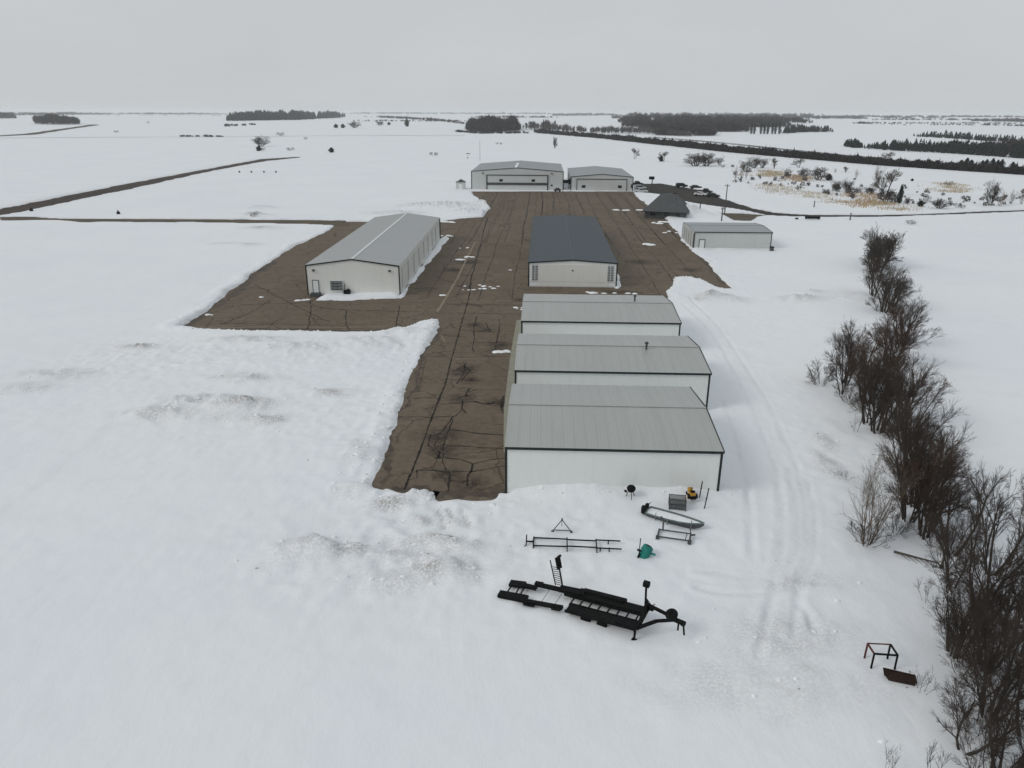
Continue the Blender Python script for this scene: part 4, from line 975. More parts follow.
# ------------------------------------------------------------------ bare trees and shrubs
def grow(seed, nst, Hh, spread, tiers, dense=1.0, upright=.5, tmin=.009, base=.11, tseg=2):
    rn = random.Random(seed); segs = []
    def br(p, d, ln, r, lv):
        ns = 4 if lv == 0 else (3 if lv == 1 else tseg); q = p; st = ln / ns; pts = [(q, d)]; rr = r
        for i in range(ns):
            jj = (.13, .15, .13, .10, .1)[lv]
            d = (d + Vector((rn.gauss(0, jj), rn.gauss(0, jj), rn.gauss(0, jj * .6) + upright * .14))).normalized()
            q2 = q + d * st; r2 = max(tmin * .7, rr * (.80 if lv < tiers else .6)); segs.append((q, q2, rr, r2, lv)); q = q2; rr = r2; pts.append((q, d))
        if lv < tiers:
            n = int((7, 6, 5, 4)[min(lv, 3)] * dense * rn.uniform(.8, 1.2)) + 1
            for k in range(n):
                t_ = rn.uniform(.22 if lv == 0 else .15, 1.0); f = t_ * ns; i = min(int(f), ns - 1); a = pts[i][0].lerp(pts[i + 1][0], f - i); dd = pts[i][1]
                o_ = dd.orthogonal().normalized(); o_.rotate(Matrix.Rotation(rn.uniform(0, 6.283), 3, dd)); an = rn.uniform(.30, .85) if lv < 2 else rn.uniform(.22, .62)
                br(a, (dd * math.cos(an) + o_ * math.sin(an)).normalized(), ln * (rn.uniform(.34, .58) if lv == 0 else rn.uniform(.42, .72)) * (1.15 - .4 * t_), max(tmin, rr_at(r, t_) * .55), lv + 1)
    def rr_at(r, t_): return r * (1 - .55 * t_)
    for s in range(nst):
        a = 6.283 * s / nst + rn.uniform(-.4, .4); tl = spread * rn.uniform(.35, 1.1) if nst > 1 else .04
        br(Vector((math.cos(a) * .12 * nst ** .5, math.sin(a) * .12 * nst ** .5, -.3)), Vector((math.cos(a) * tl, math.sin(a) * tl, 1)).normalized(), Hh * rn.uniform(.72, 1.0), base * rn.uniform(.7, 1.1), 0)
    return segs

def seg_mesh(name, segs, n):
    P0 = np.array([s[0] for s in segs]); P1 = np.array([s[1] for s in segs]); R0 = np.array([s[2] for s in segs]); R1 = np.array([s[3] for s in segs])
    d = P1 - P0; d /= np.linalg.norm(d, axis=1)[:, None] + 1e-9
    ref = np.where(np.abs(d[:, 2:3]) > .9, [[1., 0, 0]], [[0, 0, 1.]]); u = np.cross(d, ref); u /= np.linalg.norm(u, axis=1)[:, None]; w = np.cross(d, u)
    m = len(segs); Vv = np.empty((m, 2 * n, 3))
    for k in range(n):
        t_ = 6.283185 * k / n; o_ = u * math.cos(t_) + w * math.sin(t_); Vv[:, k] = P0 + o_ * R0[:, None]; Vv[:, n + k] = P1 + o_ * R1[:, None]
    q = np.array([[k, (k + 1) % n, n + (k + 1) % n, n + k] for k in range(n)])
    F = (np.arange(m)[:, None, None] * 2 * n + q[None]).reshape(-1, 4)
    return np_mesh(name, Vv.reshape(-1, 3), F)

def proto(key, seed, bark, twig, **k):
    segs = grow(seed, **k); top = max(s[1].z for s in segs); wid = np.percentile([math.hypot(s[1].x, s[1].y) for s in segs], 92)
    th = [s for s in segs if s[4] <= 1 and s[2] > .03 * 1] or segs[:3]; tw = [s for s in segs if not (s[4] <= 1 and s[2] > .03)]
    a = seg_mesh('trunk', th, 5); b = seg_mesh('crown', tw, 3); a.materials.append(bark); b.materials.append(twig)
    print('proto', key, len(segs), round(top, 1), round(float(wid), 1)); return (a, b, top, wid)

PR = {
 'multi1': proto('multi1', 11, M_bark, M_twig, nst=8, Hh=5.2, spread=.42, tiers=4, dense=.86, tmin=.0065),
 'multi2': proto('multi2', 23, M_bark, M_twig, nst=9, Hh=4.8, spread=.5, tiers=4, dense=.82, tmin=.0065),
 'red1': proto('red1', 31, M_bark, M_twigred, nst=9, Hh=5.2, spread=.38, tiers=4, dense=.86, upright=.8, tmin=.0065),
 'tree1': proto('tree1', 47, M_bark, M_twig, nst=3, Hh=6.0, spread=.5, tiers=4, dense=1.0, base=.15, upright=.3, tmin=.0065),
 'tree2': proto('tree2', 53, M_bark, M_twig, nst=2, Hh=6.0, spread=.7, tiers=4, dense=1.02, base=.17, upright=.25, tmin=.0065),
 'sparse': proto('sparse', 61, M_barktan, M_twigtan, nst=10, Hh=6.2, spread=.36, tiers=3, dense=.75, upright=.6, base=.06, tmin=.006, tseg=3),
 'low': proto('low', 71, M_bark, M_twig, nst=10, Hh=2.6, spread=.9, tiers=3, dense=.85, base=.04, tmin=.007),
 'wisp': proto('wisp', 83, M_bark, M_twig, nst=4, Hh=2.0, spread=.8, tiers=2, dense=.7, base=.03, tmin=.010),
 'fdark': proto('fdark', 91, M_bark, M_twigmid, nst=10, Hh=4.8, spread=.55, tiers=4, dense=.8, tmin=.011, base=.12),
 'fgrey': proto('fgrey', 97, M_bark, M_twiggrey, nst=9, Hh=4.8, spread=.5, tiers=4, dense=.72, tmin=.010, base=.10),
 'ftree': proto('ftree', 101, M_bark, M_twiggrey, nst=2, Hh=6.0, spread=.5, tiers=4, dense=1.1, tmin=.011, base=.2, upright=.25),
}
def leafy(seed, Hh, wd, n):
    """evergreen shrub: a trunk and many small leaf sprays around it"""
    rn = np.random.default_rng(seed); z = rn.random(n) ** .8; a = rn.random(n) * 6.283; rad = np.sqrt(rn.random(n)) * np.clip(np.sin(np.pi * np.clip(z * .82 + .16, 0, 1)) * 1.0, .1, 1) * wd * (.75 + .35 * np.sin(a * 3 + z * 9 + seed))
    c = np.stack([np.cos(a) * rad, np.sin(a) * rad, z * Hh], 1); d1 = rn.normal(0, 1, (n, 3)); d1[:, 2] = abs(d1[:, 2]) * .8; d1 /= np.linalg.norm(d1, axis=1)[:, None]; d2 = np.cross(d1, rn.normal(0, 1, (n, 3))); d2 /= np.linalg.norm(d2, axis=1)[:, None]
    s = rn.uniform(.18, .42, n)[:, None]; Vv = np.stack([c - d2 * s * .35, c + d2 * s * .35, c + d1 * s * 1.4], 1).reshape(-1, 3)
    b = np_mesh('crown', Vv, np.arange(3 * n).reshape(-1, 3)); b.materials.append(M_ever)
    a_ = seg_mesh('trunk', [(Vector((0, 0, -.3)), Vector((0, 0, Hh * .8)), .16, .05, 0)], 6); a_.materials.append(M_bark)
    return (a_, b, Hh, wd)
PR['ever'] = leafy(5, 6.0, 2.2, 4200)
PR['pine'] = leafy(9, 8.0, 1.9, 2600)

def plant(key, px, py, ytop, lab, cat='shrub', wpx=None, group=None, name=None, g=None, sc=None, wfac=None):
    a, b, top, wid = PR[key]; g = GT(px, py) if g is None else g
    hgt = height_for(g, ytop) if sc is None else sc; s = hgt / top; sx = s
    if wpx:
        d = math.hypot(g[1], HCAM); sx = (wpx / 2 * d / FPX) / wid; sx = min(max(sx, s * .45), s * 1.9)
    t = thing(name or ('bare_tree' if cat == 'tree' else 'bare_shrub'), lab, cat, g, random.uniform(0, 6.28), group); t.scale = (sx, sx, s)
    for nm, me_ in (('trunk', a), ('crown', b)):
        o_ = bpy.data.objects.new(nm, me_); COL.objects.link(o_); o_.parent = t
    return t
HG = 'bare shrubs and trees in the row on the right'
rowp = [
 ('fdark', 880, 268, 222, 36, 'very dark dense shrub at the far end of the right-hand row', 'shrub'),
 ('multi1', 873, 296, 250, 32, 'dark bare shrub just in front of the dense farthest one', 'shrub'),
  ('fdark', 876, 262, 226, 30, 'blackish shrub half hidden by the very dark dense one', 'shrub'),
 ('multi1', 884, 312, 262, 38, 'dark bare shrub bridging the far end and middle of the row', 'shrub'),
 ('multi1', 900, 345, 290, 44, 'dark grey shrub behind the tall reddish one', 'shrub'),
 ('multi2', 893, 306, 268, 36, 'grey bare shrub at the right edge of the row, below its far end', 'shrub'),
 ('fdark', 874, 272, 232, 26, 'dark shrub overlapping the dense farthest one on its left', 'shrub'),
 ('red1', 889, 366, 302, 52, 'tall reddish shrub behind the thick middle clump of the row', 'shrub'),
 ('multi1', 845, 384, 315, 44, 'grey upright shrub sticking out on the left of the row', 'shrub'),
 ('low', 820, 385, 360, 30, 'low wispy grey shrub furthest left beside the upright grey one', 'shrub'),
 ('red1', 866, 402, 325, 60, 'reddish brown shrub between the upright grey one and the tall reddish one', 'shrub'),
 ('tree1', 842, 394, 338, 40, 'small dark tree at the left foot of the thick middle clump', 'tree'),
 ('multi1', 877, 432, 340, 70, 'broad dark multi-stemmed tree in the thick middle clump, stems showing at its foot', 'tree'),
 ('red1', 898, 420, 345, 56, 'brown-red shrub on the right of the thick middle clump', 'shrub'),
 ('multi2', 868, 424, 362, 48, 'dark shrub at the lower left of the thick middle clump', 'shrub'),
 ('tree1', 905, 452, 372, 60, 'dark tree with branches reaching right, below the middle clump', 'tree'),
 ('wisp', 856, 432, 412, 18, 'tiny twiggy bush on snow left of the middle clump', 'shrub'),
 ('multi1', 905, 482, 395, 62, 'dense dark shrub above the tan-stemmed lone shrub, on its right', 'shrub'),
 ('multi1', 914, 506, 415, 66, 'dark shrub filling the space right of the tan lone shrub', 'shrub'),
 ('tree2', 925, 492, 400, 78, 'tree with long bare branches leaning out to the right of the row', 'tree'),
 ('multi2', 908, 520, 430, 60, 'very dense dark brown shrub standing behind the tan lone shrub', 'shrub'),
 ('red1', 925, 530, 435, 62, 'dark brown shrub in the dense clump right of the tan lone shrub', 'shrub'),
 ('tree1', 924, 538, 448, 84, 'large dark tree with forked trunk right of the tan lone shrub', 'tree'),
 ('sparse', 866, 543, 440, 66, 'lone pale tan shrub with fanned upright stems left of the row', 'shrub'),
 ('low', 950, 548, 500, 50, 'grey tangled bush behind the short wooden post', 'shrub'),
 ('tree2', 952, 556, 470, 92, 'crooked dark tree behind the short wooden post', 'tree'),
 ('tree1', 952, 588, 520, 60, 'grey thicket below the crooked dark tree', 'shrub'),
 ('tree2', 990, 575, 468, 80, 'bare tree with tall curved limbs near the right edge', 'tree'),
 ('tree1', 982, 622, 500, 100, 'large bare tree with a leaning trunk at the right edge', 'tree'),
 ('multi2', 954, 655, 556, 66, 'dark dense thicket at the left side of the lower clump', 'shrub'),
 ('multi2', 984, 668, 580, 76, 'black dense thicket in the middle of the lower clump', 'shrub'),
 ('tree1', 1024, 655, 520, 100, 'tree cut by the right edge above the lower clump', 'tree'),
 ('multi1', 988, 716, 600, 90, 'tall dark shrub in the lower clump at the right edge', 'shrub'),
 ('tree2', 1024, 735, 600, 90, 'brown shrub cut by the right edge in the lower clump', 'shrub'),
 ('low', 962, 672, 630, 44, 'low twiggy bush right of the rusty trough', 'shrub'),
 ('tree2', 962, 752, 690, 84, 'small spreading bare tree at the bottom of the row', 'tree'),
 ('multi2', 1002, 775, 690, 80, 'dark shrub in the bottom right corner', 'shrub'),
 ('low', 985, 785, 715, 60, 'twiggy bush at the bottom edge left of the corner shrub', 'shrub'),
 ('wisp', 932, 778, 745, 36, 'fine twigs poking out of snow at the bottom edge', 'shrub'),
 ('low', 900, 440, 412, 40, 'low brush at the foot of the thick middle clump', 'shrub'),
 ('low', 848, 402, 380, 30, 'low brush under the upright grey shrub', 'shrub'),
 ('low', 935, 545, 512, 44, 'low brush at the foot of the forked dark tree', 'shrub'),
 ('low', 896, 532, 505, 30, 'low brush between the tan lone shrub and the dense clump', 'shrub'),
 ('low', 866, 544, 518, 44, 'low tan-grey brush round the foot of the lone pale shrub', 'shrub'),
 ('low', 965, 612, 575, 54, 'low brush below the fallen trunk at the row edge', 'shrub'),
 ('low', 958, 650, 612, 50, 'low brush level with the bare table frame', 'shrub'),
 ('low', 985, 690, 650, 60, 'low brush at the foot of the black thicket', 'shrub'),
 ('multi2', 1012, 640, 560, 70, 'grey brush filling the right edge beside the lower clump', 'shrub'),
 ('low', 975, 728, 690, 60, 'low brush just above the small spreading tree', 'shrub'),
 ('low', 882, 312, 292, 36, 'low brush joining the far end of the row to its middle', 'shrub'),
 ('wisp', 888, 772, 742, 22, 'lone thin twigs at the bottom edge, furthest left', 'shrub'),
 ('wisp', 922, 692, 666, 30, 'fine twigs at the right end of the rusty trough', 'shrub'),
 ('wisp', 944, 628, 600, 30, 'thin twigs on snow left of the lower clump', 'shrub'),
 ('wisp', 850, 335, 318, 16, 'tiny twigs above the upright grey shrub', 'shrub'),
 ('wisp', 846, 480, 470, 14, 'small twig tuft on snow above the tan lone shrub', 'shrub'),
 ('wisp', 926, 602, 575, 26, 'thin twigs below the short wooden post', 'shrub'),
]
for k, x, y, yt, w_, lab, c_ in rowp:
    plant(k, x, y, yt, lab, c_, w_, HG, 'evergreen_shrub' if k == 'ever' else None)

SG = 'scattered shrubs and small trees on the snowfields'
mid = [
 ('fdark', 261, 146.5, 134, 15, 'round reddish shrub beyond the end of the dirt road', 'shrub'),('ever', 259, 151, 146, 6, 'dark small bush in front of the round reddish shrub', 'shrub'),('low', 263, 150.5, 147, 6, 'low bush beside the dark small bush at the dirt road end', 'shrub'),
 ('low', 280, 136, 131.5, 8, 'grey bush on the far line, right of the round reddish shrub', 'shrub'),('ever', 331.5, 152.5, 147.5, 6, 'single small dark bush alone on the snowfield', 'shrub'),('low', 306, 139.5, 136.5, 4, 'very small bush below the far field line', 'shrub'),
 ('low', 291, 150.5, 147, 10, 'flat wispy scrub between the round reddish shrub and lone dark bush', 'shrub'),('ever', 336, 128, 124, 7, 'left dark low tree before the distant evergreen wood', 'tree'),('ever', 343, 128, 124, 6, 'right dark low tree before the distant evergreen wood', 'tree'),
 ('fdark', 354.5, 128, 120, 11, 'grey round tree right of the two dark low trees', 'tree'),('ever', 407, 126.5, 119, 5, 'dark narrow clump standing alone far left of the square wood', 'tree'),('fdark', 380, 125.5, 120, 8, 'pale round tree in the distance by a dark low hedge', 'tree'),
 ('ever', 389, 125, 122, 8, 'dark low hedge right of the pale round tree', 'hedge'),('low', 433.5, 155.5, 151.5, 13, 'flat grey mound of scrub in front of the square wood', 'shrub'),('fdark', 554.8, 148, 134.5, 5, 'slender upright tree behind the largest hangar', 'tree'),
 ('low', 497, 144.5, 142, 3, 'left of two tiny bushes above the largest hangar', 'shrub'),('low', 501, 144.5, 142, 3, 'right of two tiny bushes above the largest hangar', 'shrub'),
 ('ftree', 634.5, 158.8, 147, 8, 'small bare tree with round crown above the smaller far hangar', 'tree'),('ever', 661, 161.5, 156, 5, 'small dark evergreen at the foot of a bare tree', 'shrub'),('ftree', 663.5, 161.5, 150.5, 10, 'small bare tree with a dark evergreen at its foot', 'tree'),
 ('fdark', 695, 166, 151, 22, 'wide dark brown shrub beyond the car park, left half', 'shrub'),('fdark', 706, 166, 150, 20, 'wide dark shrub beyond the car park, right half', 'shrub'),('fgrey', 719.5, 165, 155, 9, 'smaller shrub at the right of the wide dark pair', 'shrub'),('low', 722.5, 167.5, 164, 5, 'tiny bush below the smaller shrub beyond the car park', 'shrub'),
 ('fgrey', 745, 172, 157, 12, 'grey shrub at left end of the scrub patch', 'shrub'),('fdark', 754, 168, 155, 13, 'dark round shrub at back of the scrub patch, left', 'shrub'),('fgrey', 762, 168, 155, 12, 'dark round shrub at back of the scrub patch, right', 'shrub'),('ftree', 774, 168.5, 157, 10, 'small dark tree right of the dark round pair', 'tree'),
 ('sparse', 735, 181, 163, 6, 'pale thin sapling, leftmost before the scrub patch', 'tree'),('sparse', 741, 180, 162, 6, 'pale thin sapling next to the leftmost one', 'tree'),('sparse', 746, 179, 165, 5, 'pale thin sapling at front of the grey shrub', 'tree'),
 ('fgrey', 787, 178, 166, 9, 'brown shrub over reddish grass in the scrub patch', 'shrub'),('ftree', 799, 167.5, 158, 13, 'bare spreading tree close below the dark brush belt', 'tree'),('fdark', 803, 178, 166, 12, 'brownish shrub left of the big olive one', 'shrub'),('fdark', 818, 180, 164.5, 19, 'biggest olive shrub of the scrub patch', 'shrub'),
 ('ever', 828.5, 180.5, 174, 8, 'dark bush at the right foot of the biggest olive shrub', 'shrub'),('sparse', 835, 173, 167.5, 4, 'pale upright twig bush by the small round-headed tree', 'shrub'),('ftree', 845.5, 172.5, 166, 8, 'small round-headed tree left of the largest scrub tree', 'tree'),('sparse', 856, 178, 168, 6, 'pale thin tree in front of the brush belt', 'tree'),
 ('fgrey', 838, 191.5, 177, 14, 'grey shrub on the lower row, left of pair', 'shrub'),('fdark', 847, 192.5, 178, 13, 'grey shrub on the lower row, right of pair', 'shrub'),('fgrey', 857, 193, 186, 11, 'low dark shrub left of the orange grass', 'shrub'),('fdark', 869, 193.5, 186, 14, 'dark shrub directly above the orange grass', 'shrub'),
 ('sparse', 876, 186, 161.5, 14, 'tall olive tree, left of the largest scrub tree', 'tree'),('ftree', 886, 196, 167, 24, 'largest scrub tree with broad round head', 'tree'),('fdark', 885, 202.5, 185, 17, 'dark dense shrub at the foot of the largest scrub tree', 'shrub'),('fgrey', 893, 203, 193, 14, 'dark low shrub behind the yellow grass', 'shrub'),
 ('ever', 899, 203.5, 186, 6, 'narrow dark tree behind the yellow grass', 'tree'),('fdark', 907, 204, 196, 7, 'small dark shrub right of the narrow dark tree', 'shrub'),('ever', 920.5, 206.5, 200.5, 7, 'small round dark bush between two larger shrubs', 'shrub'),('low', 926, 203, 194, 8, 'thin grey bush behind the small round dark bush', 'shrub'),
 ('fdark', 939, 208.5, 196.5, 17, 'dark rounded shrub near the right-hand road', 'shrub'),('low', 957, 207.5, 202, 7, 'left small bush of a close pair near the right-hand road', 'shrub'),('low', 962, 208.5, 204, 6, 'right small bush of a close pair near the right-hand road', 'shrub'),
 ('low', 949, 186, 180, 8, 'grey bush in pale grass far from the road', 'shrub'),('ever', 912, 181, 178.5, 4, 'single dark speck of a bush right of the largest scrub tree', 'shrub'),('fdark', 990, 205.5, 176, 13, 'tall slim olive tree at right', 'tree'),
 ('sparse', 1000, 206, 189, 15, 'pale thin shrub right of the tall slim olive tree', 'shrub'),('sparse', 1011, 204, 188, 10, 'pale thin bush between two others near the right edge', 'shrub'),('sparse', 1021, 204, 186, 10, 'pale thin bush at the right edge above the road', 'shrub'),
 ('ftree', 888, 162, 151, 14, 'bare grey tree standing in front of the brush belt', 'tree'),('low', 911, 224, 219.5, 12, 'low twiggy bush below the right-hand road', 'shrub'),('low', 148, 118.5+4.7, 121, 3, 'tiny speck of a tree on the left snowfield', 'tree'),
 ('low', 117, 132.5, 130, 5, 'dark speck of scrub on the far left field', 'shrub'),('low', 254, 216.5, 212, 8, 'brush poking from dirty snow above the lane', 'shrub'),
]
for k, x, y, yt, w_, lab, c_ in mid:
    nm = {'tree': 'small_tree', 'hedge': 'hedge'}.get(c_, 'field_shrub')
    plant(k, x, y, yt, lab, c_, w_, SG, nm)
# spruces that stand out of the belt at the right
for i, (x, yt) in enumerate(((960,160),(965.5,158),(970,160),(981,160.5),(985,159.5),(991,158.5),(996,160),(1000,159.5),(1011,162))):
    plant('pine', x, 168.8 + (x - 960) * .075, yt, 'dark spruce rising from the brush belt at the right', 'spruce', 7.5, 'spruces in the brush belt', 'spruce_tree')
for i, x in enumerate((751,754,760.5,764,767.5,772,775,779)):
    plant('pine', x, 134.2, 121.5 + random.uniform(0, 2.5), 'tall dark pine with bare lower trunk at the left of the spruce row', 'pine', 3.4, 'tall pines left of the spruce row', 'pine_tree')

# ------------------------------------------------------------------ far woods (each reads as one mass)
def dec_tree(rn, n=34):
    a = rn.random(n) * 6.283; z0 = rn.uniform(.05, .55, n); el = rn.uniform(.5, 1.35, n); ln = rn.uniform(.25, .5, n)
    o_ = np.stack([np.zeros(n), np.zeros(n), z0], 1); rr = rn.random(n) * .18; o_[:, 0] = np.cos(a) * rr; o_[:, 1] = np.sin(a) * rr
    d = np.stack([np.cos(a) * np.cos(el), np.sin(a) * np.cos(el), np.sin(el)], 1); tip = o_ + d * ln[:, None]; sidew = np.stack([-np.sin(a), np.cos(a), 0 * a], 1) * rn.uniform(.02, .06, n)[:, None]
    mid_ = (o_ + tip) / 2
    T = np.stack([o_, mid_ + sidew, tip, mid_ - sidew], 1)
    tr = np.array([[[-.015, 0, -.05], [.015, 0, -.05], [.01, 0, .6], [-.01, 0, .6]], [[0, -.015, -.05], [0, .015, -.05], [0, .01, .6], [0, -.01, .6]]])
    return np.concatenate([T, tr])
def con_tree(rn, n=40):
    z = rn.random(n) ** .8 * .9 + .05; a = rn.random(n) * 6.283; rad = (1 - z) * .26 + .03
    c = np.stack([0 * z, 0 * z, z + .10], 1); out = np.stack([np.cos(a) * rad, np.sin(a) * rad, z - .02], 1); s = np.stack([-np.sin(a), np.cos(a), 0 * a], 1) * (rad * .45)[:, None]
    return np.stack([c, out - s, out - [0, 0, .06], out + s], 1)
def brush_tree(rn, n=46):
    a = rn.random(n) * 6.283; r0 = np.sqrt(rn.random(n)) * .5; o_ = np.stack([np.cos(a) * r0, np.sin(a) * r0, rn.random(n) * .75], 1); d = rn.normal(0, .28, (n, 3)); d[:, 2] = abs(d[:, 2]) * .7 + .12; s = rn.normal(0, .13, (n, 3))
    return np.stack([o_ - s, o_ + d * .5 + s * .3, o_ + d, o_ + s], 1)
KIND = {'dec': dec_tree, 'con': con_tree, 'brush': brush_tree}
def wood(name, lab, base, hpx, mat, kind, n, depth_px=1.5, wfac=1.0, hvar=.3, cat='wood', hmin=3, hmax=34):
    """trees scattered along a line of base pixels; every tree stands on the ground at its real distance"""
    seed_ = hash_str(lab) % 97; gap = .25
    rn = np.random.default_rng(abs(hash_str(lab)) % 100000); tp = [KIND[kind](rn) for _ in range(6)]; out = []
    xs = [p_[0] for p_ in base]
    for i in range(n):
        x = rn.uniform(xs[0], xs[-1]); yb_ = np.interp(x, xs, [p_[1] for p_ in base]); hp = np.interp(x, xs, hpx if hasattr(hpx, '__len__') else [hpx] * len(xs))
        q1 = float(vnoise(x * 10, seed_ * 31.0, 70, 3)); q2 = float(vnoise(x * 10, seed_ * 17.0, 22, 4))
        u_ = (x - xs[0]) / (xs[-1] - xs[0]); en = min(1, min(u_, 1 - u_) / .10); en = en if n > 60 and kind != 'brush' else 1
        if rn.random() > .35 + .65 * en: continue
        hp *= .6 + .4 * en
        if q1 + .6 * q2 < -gap * rn.random() - .34 and kind != 'brush': continue
        hp *= 1 + .35 * q1 + .22 * q2
        g = GT(x, yb_ - abs(rn.normal(0, .5)) * depth_px); hh = height_for(g, g_top(g) - hp * rn.uniform(1 - hvar, 1.05)); hh = min(max(hh, hmin), hmax)
        T = tp[rn.integers(6)] * [hh * wfac, hh * wfac, hh]; t_ = rn.random() * 6.283; c_, s_ = math.cos(t_), math.sin(t_)
        T = np.stack([T[..., 0] * c_ - T[..., 1] * s_ + g[0], T[..., 0] * s_ + T[..., 1] * c_ + g[1], T[..., 2] + g[2]], -1); out.append(T.reshape(-1, 3))
    Vv = np.concatenate(out); o_ = link(name, np_mesh(name, Vv, np.arange(len(Vv)).reshape(-1, 4)), mat)
    return tag(o_, lab, cat, kind='stuff')
def hash_str(s): return sum((i + 1) * ord(c_) for i, c_ in enumerate(s))
def g_top(g): return pix(g[0], g[1], g[2])[1]

wood('far_wood', 'dark distant wood cut by the left edge on the horizon', [(-30,118.6),(16,118.6)], [7,6], M_wood1, 'dec', 320, 2, 1.6)
wood('far_wood', 'grey bare grove standing out on the far left field', [(33,124),(50,124.6),(81,124.6)], [11,12,10], M_wood1, 'dec', 210, 1.2, .8)
wood('far_wood', 'thin blue line of trees on the left horizon', [(14,116),(60,115.4),(118,114.8)], [3.5,3.5,2], M_wood1, 'dec', 160, .8, 2.0)
wood('far_wood', 'faint thread of trees on the horizon left of the evergreen wood', [(128,114),(230,114)], 1.2, M_wood1, 'dec', 110, .5, 2.5)
wood('far_wood', 'blue-black evergreen wood on the left horizon', [(227,121),(262,120.5),(300,120),(345,117.5)], [8,8.5,8.5,5.5], M_ever, 'con', 900, 2.2, 1.4)
wood('far_scrub', 'low dark scrub line along the far field line at left', [(178,137),(226,137)], [2.5,2], M_wood2, 'brush', 26, .4, 1.5, hmin=1)
wood('far_scrub', 'small dark scrub patch in front of the blue-black evergreen wood', [(226,127),(260,125)], [3,1.5], M_wood1, 'brush', 22, 1.2, 1.2, hmin=1)
wood('far_wood', 'broken tree line slanting down to the square wood', [(364,117.3),(400,119),(440,121.5),(466,125)], [2.5,3.2,3.6,4], M_wood1, 'dec', 210, .6, 1.3)
wood('far_wood', 'pale thread of trees on the horizon above the slanting line', [(345,113.6),(480,113.2)], 1.3, M_wood1, 'dec', 130, .4, 2.5)
wood('far_wood', 'square dark wood behind and left of the largest hangar', [(467,131),(490,132),(520,130.5)], [14,17,13], M_wood1, 'dec', 900, 2.5, .9, .3)
wood('far_scrub', 'brownish scrub at the foot of the square dark wood', [(455,132),(480,134),(530,133.5)], [2,3,2], M_wood1, 'brush', 90, 1, 1.4, hmin=1)
wood('far_wood', 'row of tall bare grey trees right of the square wood', [(520,129.5),(545,131),(575,132.5),(610,133)], [10,13,8,7], M_wood2, 'dec', 130, .8, .8)
wood('far_wood', 'dark wooded ridge on the horizon above the far hangars', [(550,116.2),(590,116),(620,115.5)], [3.6,3.2,2], M_wood1, 'dec', 200, .9, 1.8)
wood('far_wood', 'front fringe of bare trees along the big wood', [(590,133.5),(640,134),(690,137),(722,133)], [8,8.5,8,7], M_wood2, 'dec', 260, 1.2, .7)
for k_, (yb_, x0, x1, nn, hp) in enumerate(((136.5, 655, 716, 420, 10), (132.5, 638, 748, 900, 10), (128, 622, 790, 1100, 9), (124, 616, 812, 900, 7.5), (120, 612, 832, 700, 6))):
    wood('big_wood', ('front edge of the big dark wood on the rise', 'second rank of the big dark wood on the rise', 'middle of the big dark wood on the rise', 'upper part of the big dark wood on the rise', 'crest of the big dark wood against the sky')[k_],
         [(x0, yb_ - 1), (x1, yb_ - .5)], hp, M_wood1, 'dec', nn, 2.4, 1.3, .4)
wood('spruce_row', 'dark spruce row across the white field below the big wood', [(780,134),(800,132.3),(833,132)], [9,7.5,6], M_ever, 'con', 130, .5, 1.2)
wood('far_wood', 'thin dark wood on the horizon right of the big wood', [(812,118.5),(868,119.2)], 3, M_wood1, 'dec', 150, .6, 2)
wood('far_wood', 'small dark clump on the horizon, far right of the big wood', [(858,124),(872,124.4)], [3,3], M_wood1, 'dec', 40, .6, 1.5)
wood('brush_belt', 'long dark belt of brush crossing the fields', [(535,133),(570,136),(600,138.5),(640,143),(730,152.5),(880,165.5),(1040,176)], [4,4,4,6,6.5,7.5,7.5], M_belt, 'brush', 1900, 1.6, .9, .25, cat='brush belt', hmin=1.5)
wood('conifer_clump', 'round dark conifer clump at the left end of right-hand windbreak', [(844,146.5),(855,148),(863,148)], [7,9,6], M_ever, 'con', 70, 1.0, 1.2)
wood('windbreak', 'long dark conifer windbreak at right', [(864,149),(900,151),(960,154),(1040,160)], [8,11,12,13], M_ever, 'con', 560, 2.2, 1.0, .55)
wood('windbreak', 'upper dark tree row above the windbreak at right', [(913,136.5),(950,138.5),(985,141),(1040,144)], [5,7,7,8.5], M_ever, 'con', 260, 1.0, 1.1, .55)
wood('far_wood', 'grey-brown wood at the right edge joining both rows', [(978,150),(1000,154),(1040,156)], [9,13,16], M_wood1, 'dec', 260, 3.5, .9)
wood('far_wood', 'blue wood on the right horizon', [(970,121.5),(1040,122.5)], [4,4.6], M_wood1, 'dec', 170, .8, 2)
wood('far_wood', 'dark thread of trees under the blue right-hand wood', [(930,125.3),(985,125.6),(1040,127)], [1.6,2,2.5], M_wood1, 'dec', 90, .5, 2)
wood('far_wood', 'thin streak of trees on the right horizon', [(880,118.3),(914,118.5)], 2, M_wood1, 'dec', 80, .4, 2.2)
wood('far_wood', 'second thin streak of trees on the right horizon', [(922,118.4),(945,118.6)], 1.6, M_wood1, 'dec', 50, .4, 2.2)
wood('far_wood', 'sparse specks of farm trees on the right plain', [(880,125),(912,126)], [2,2], M_wood1, 'dec', 14, 1.5, 1.2)

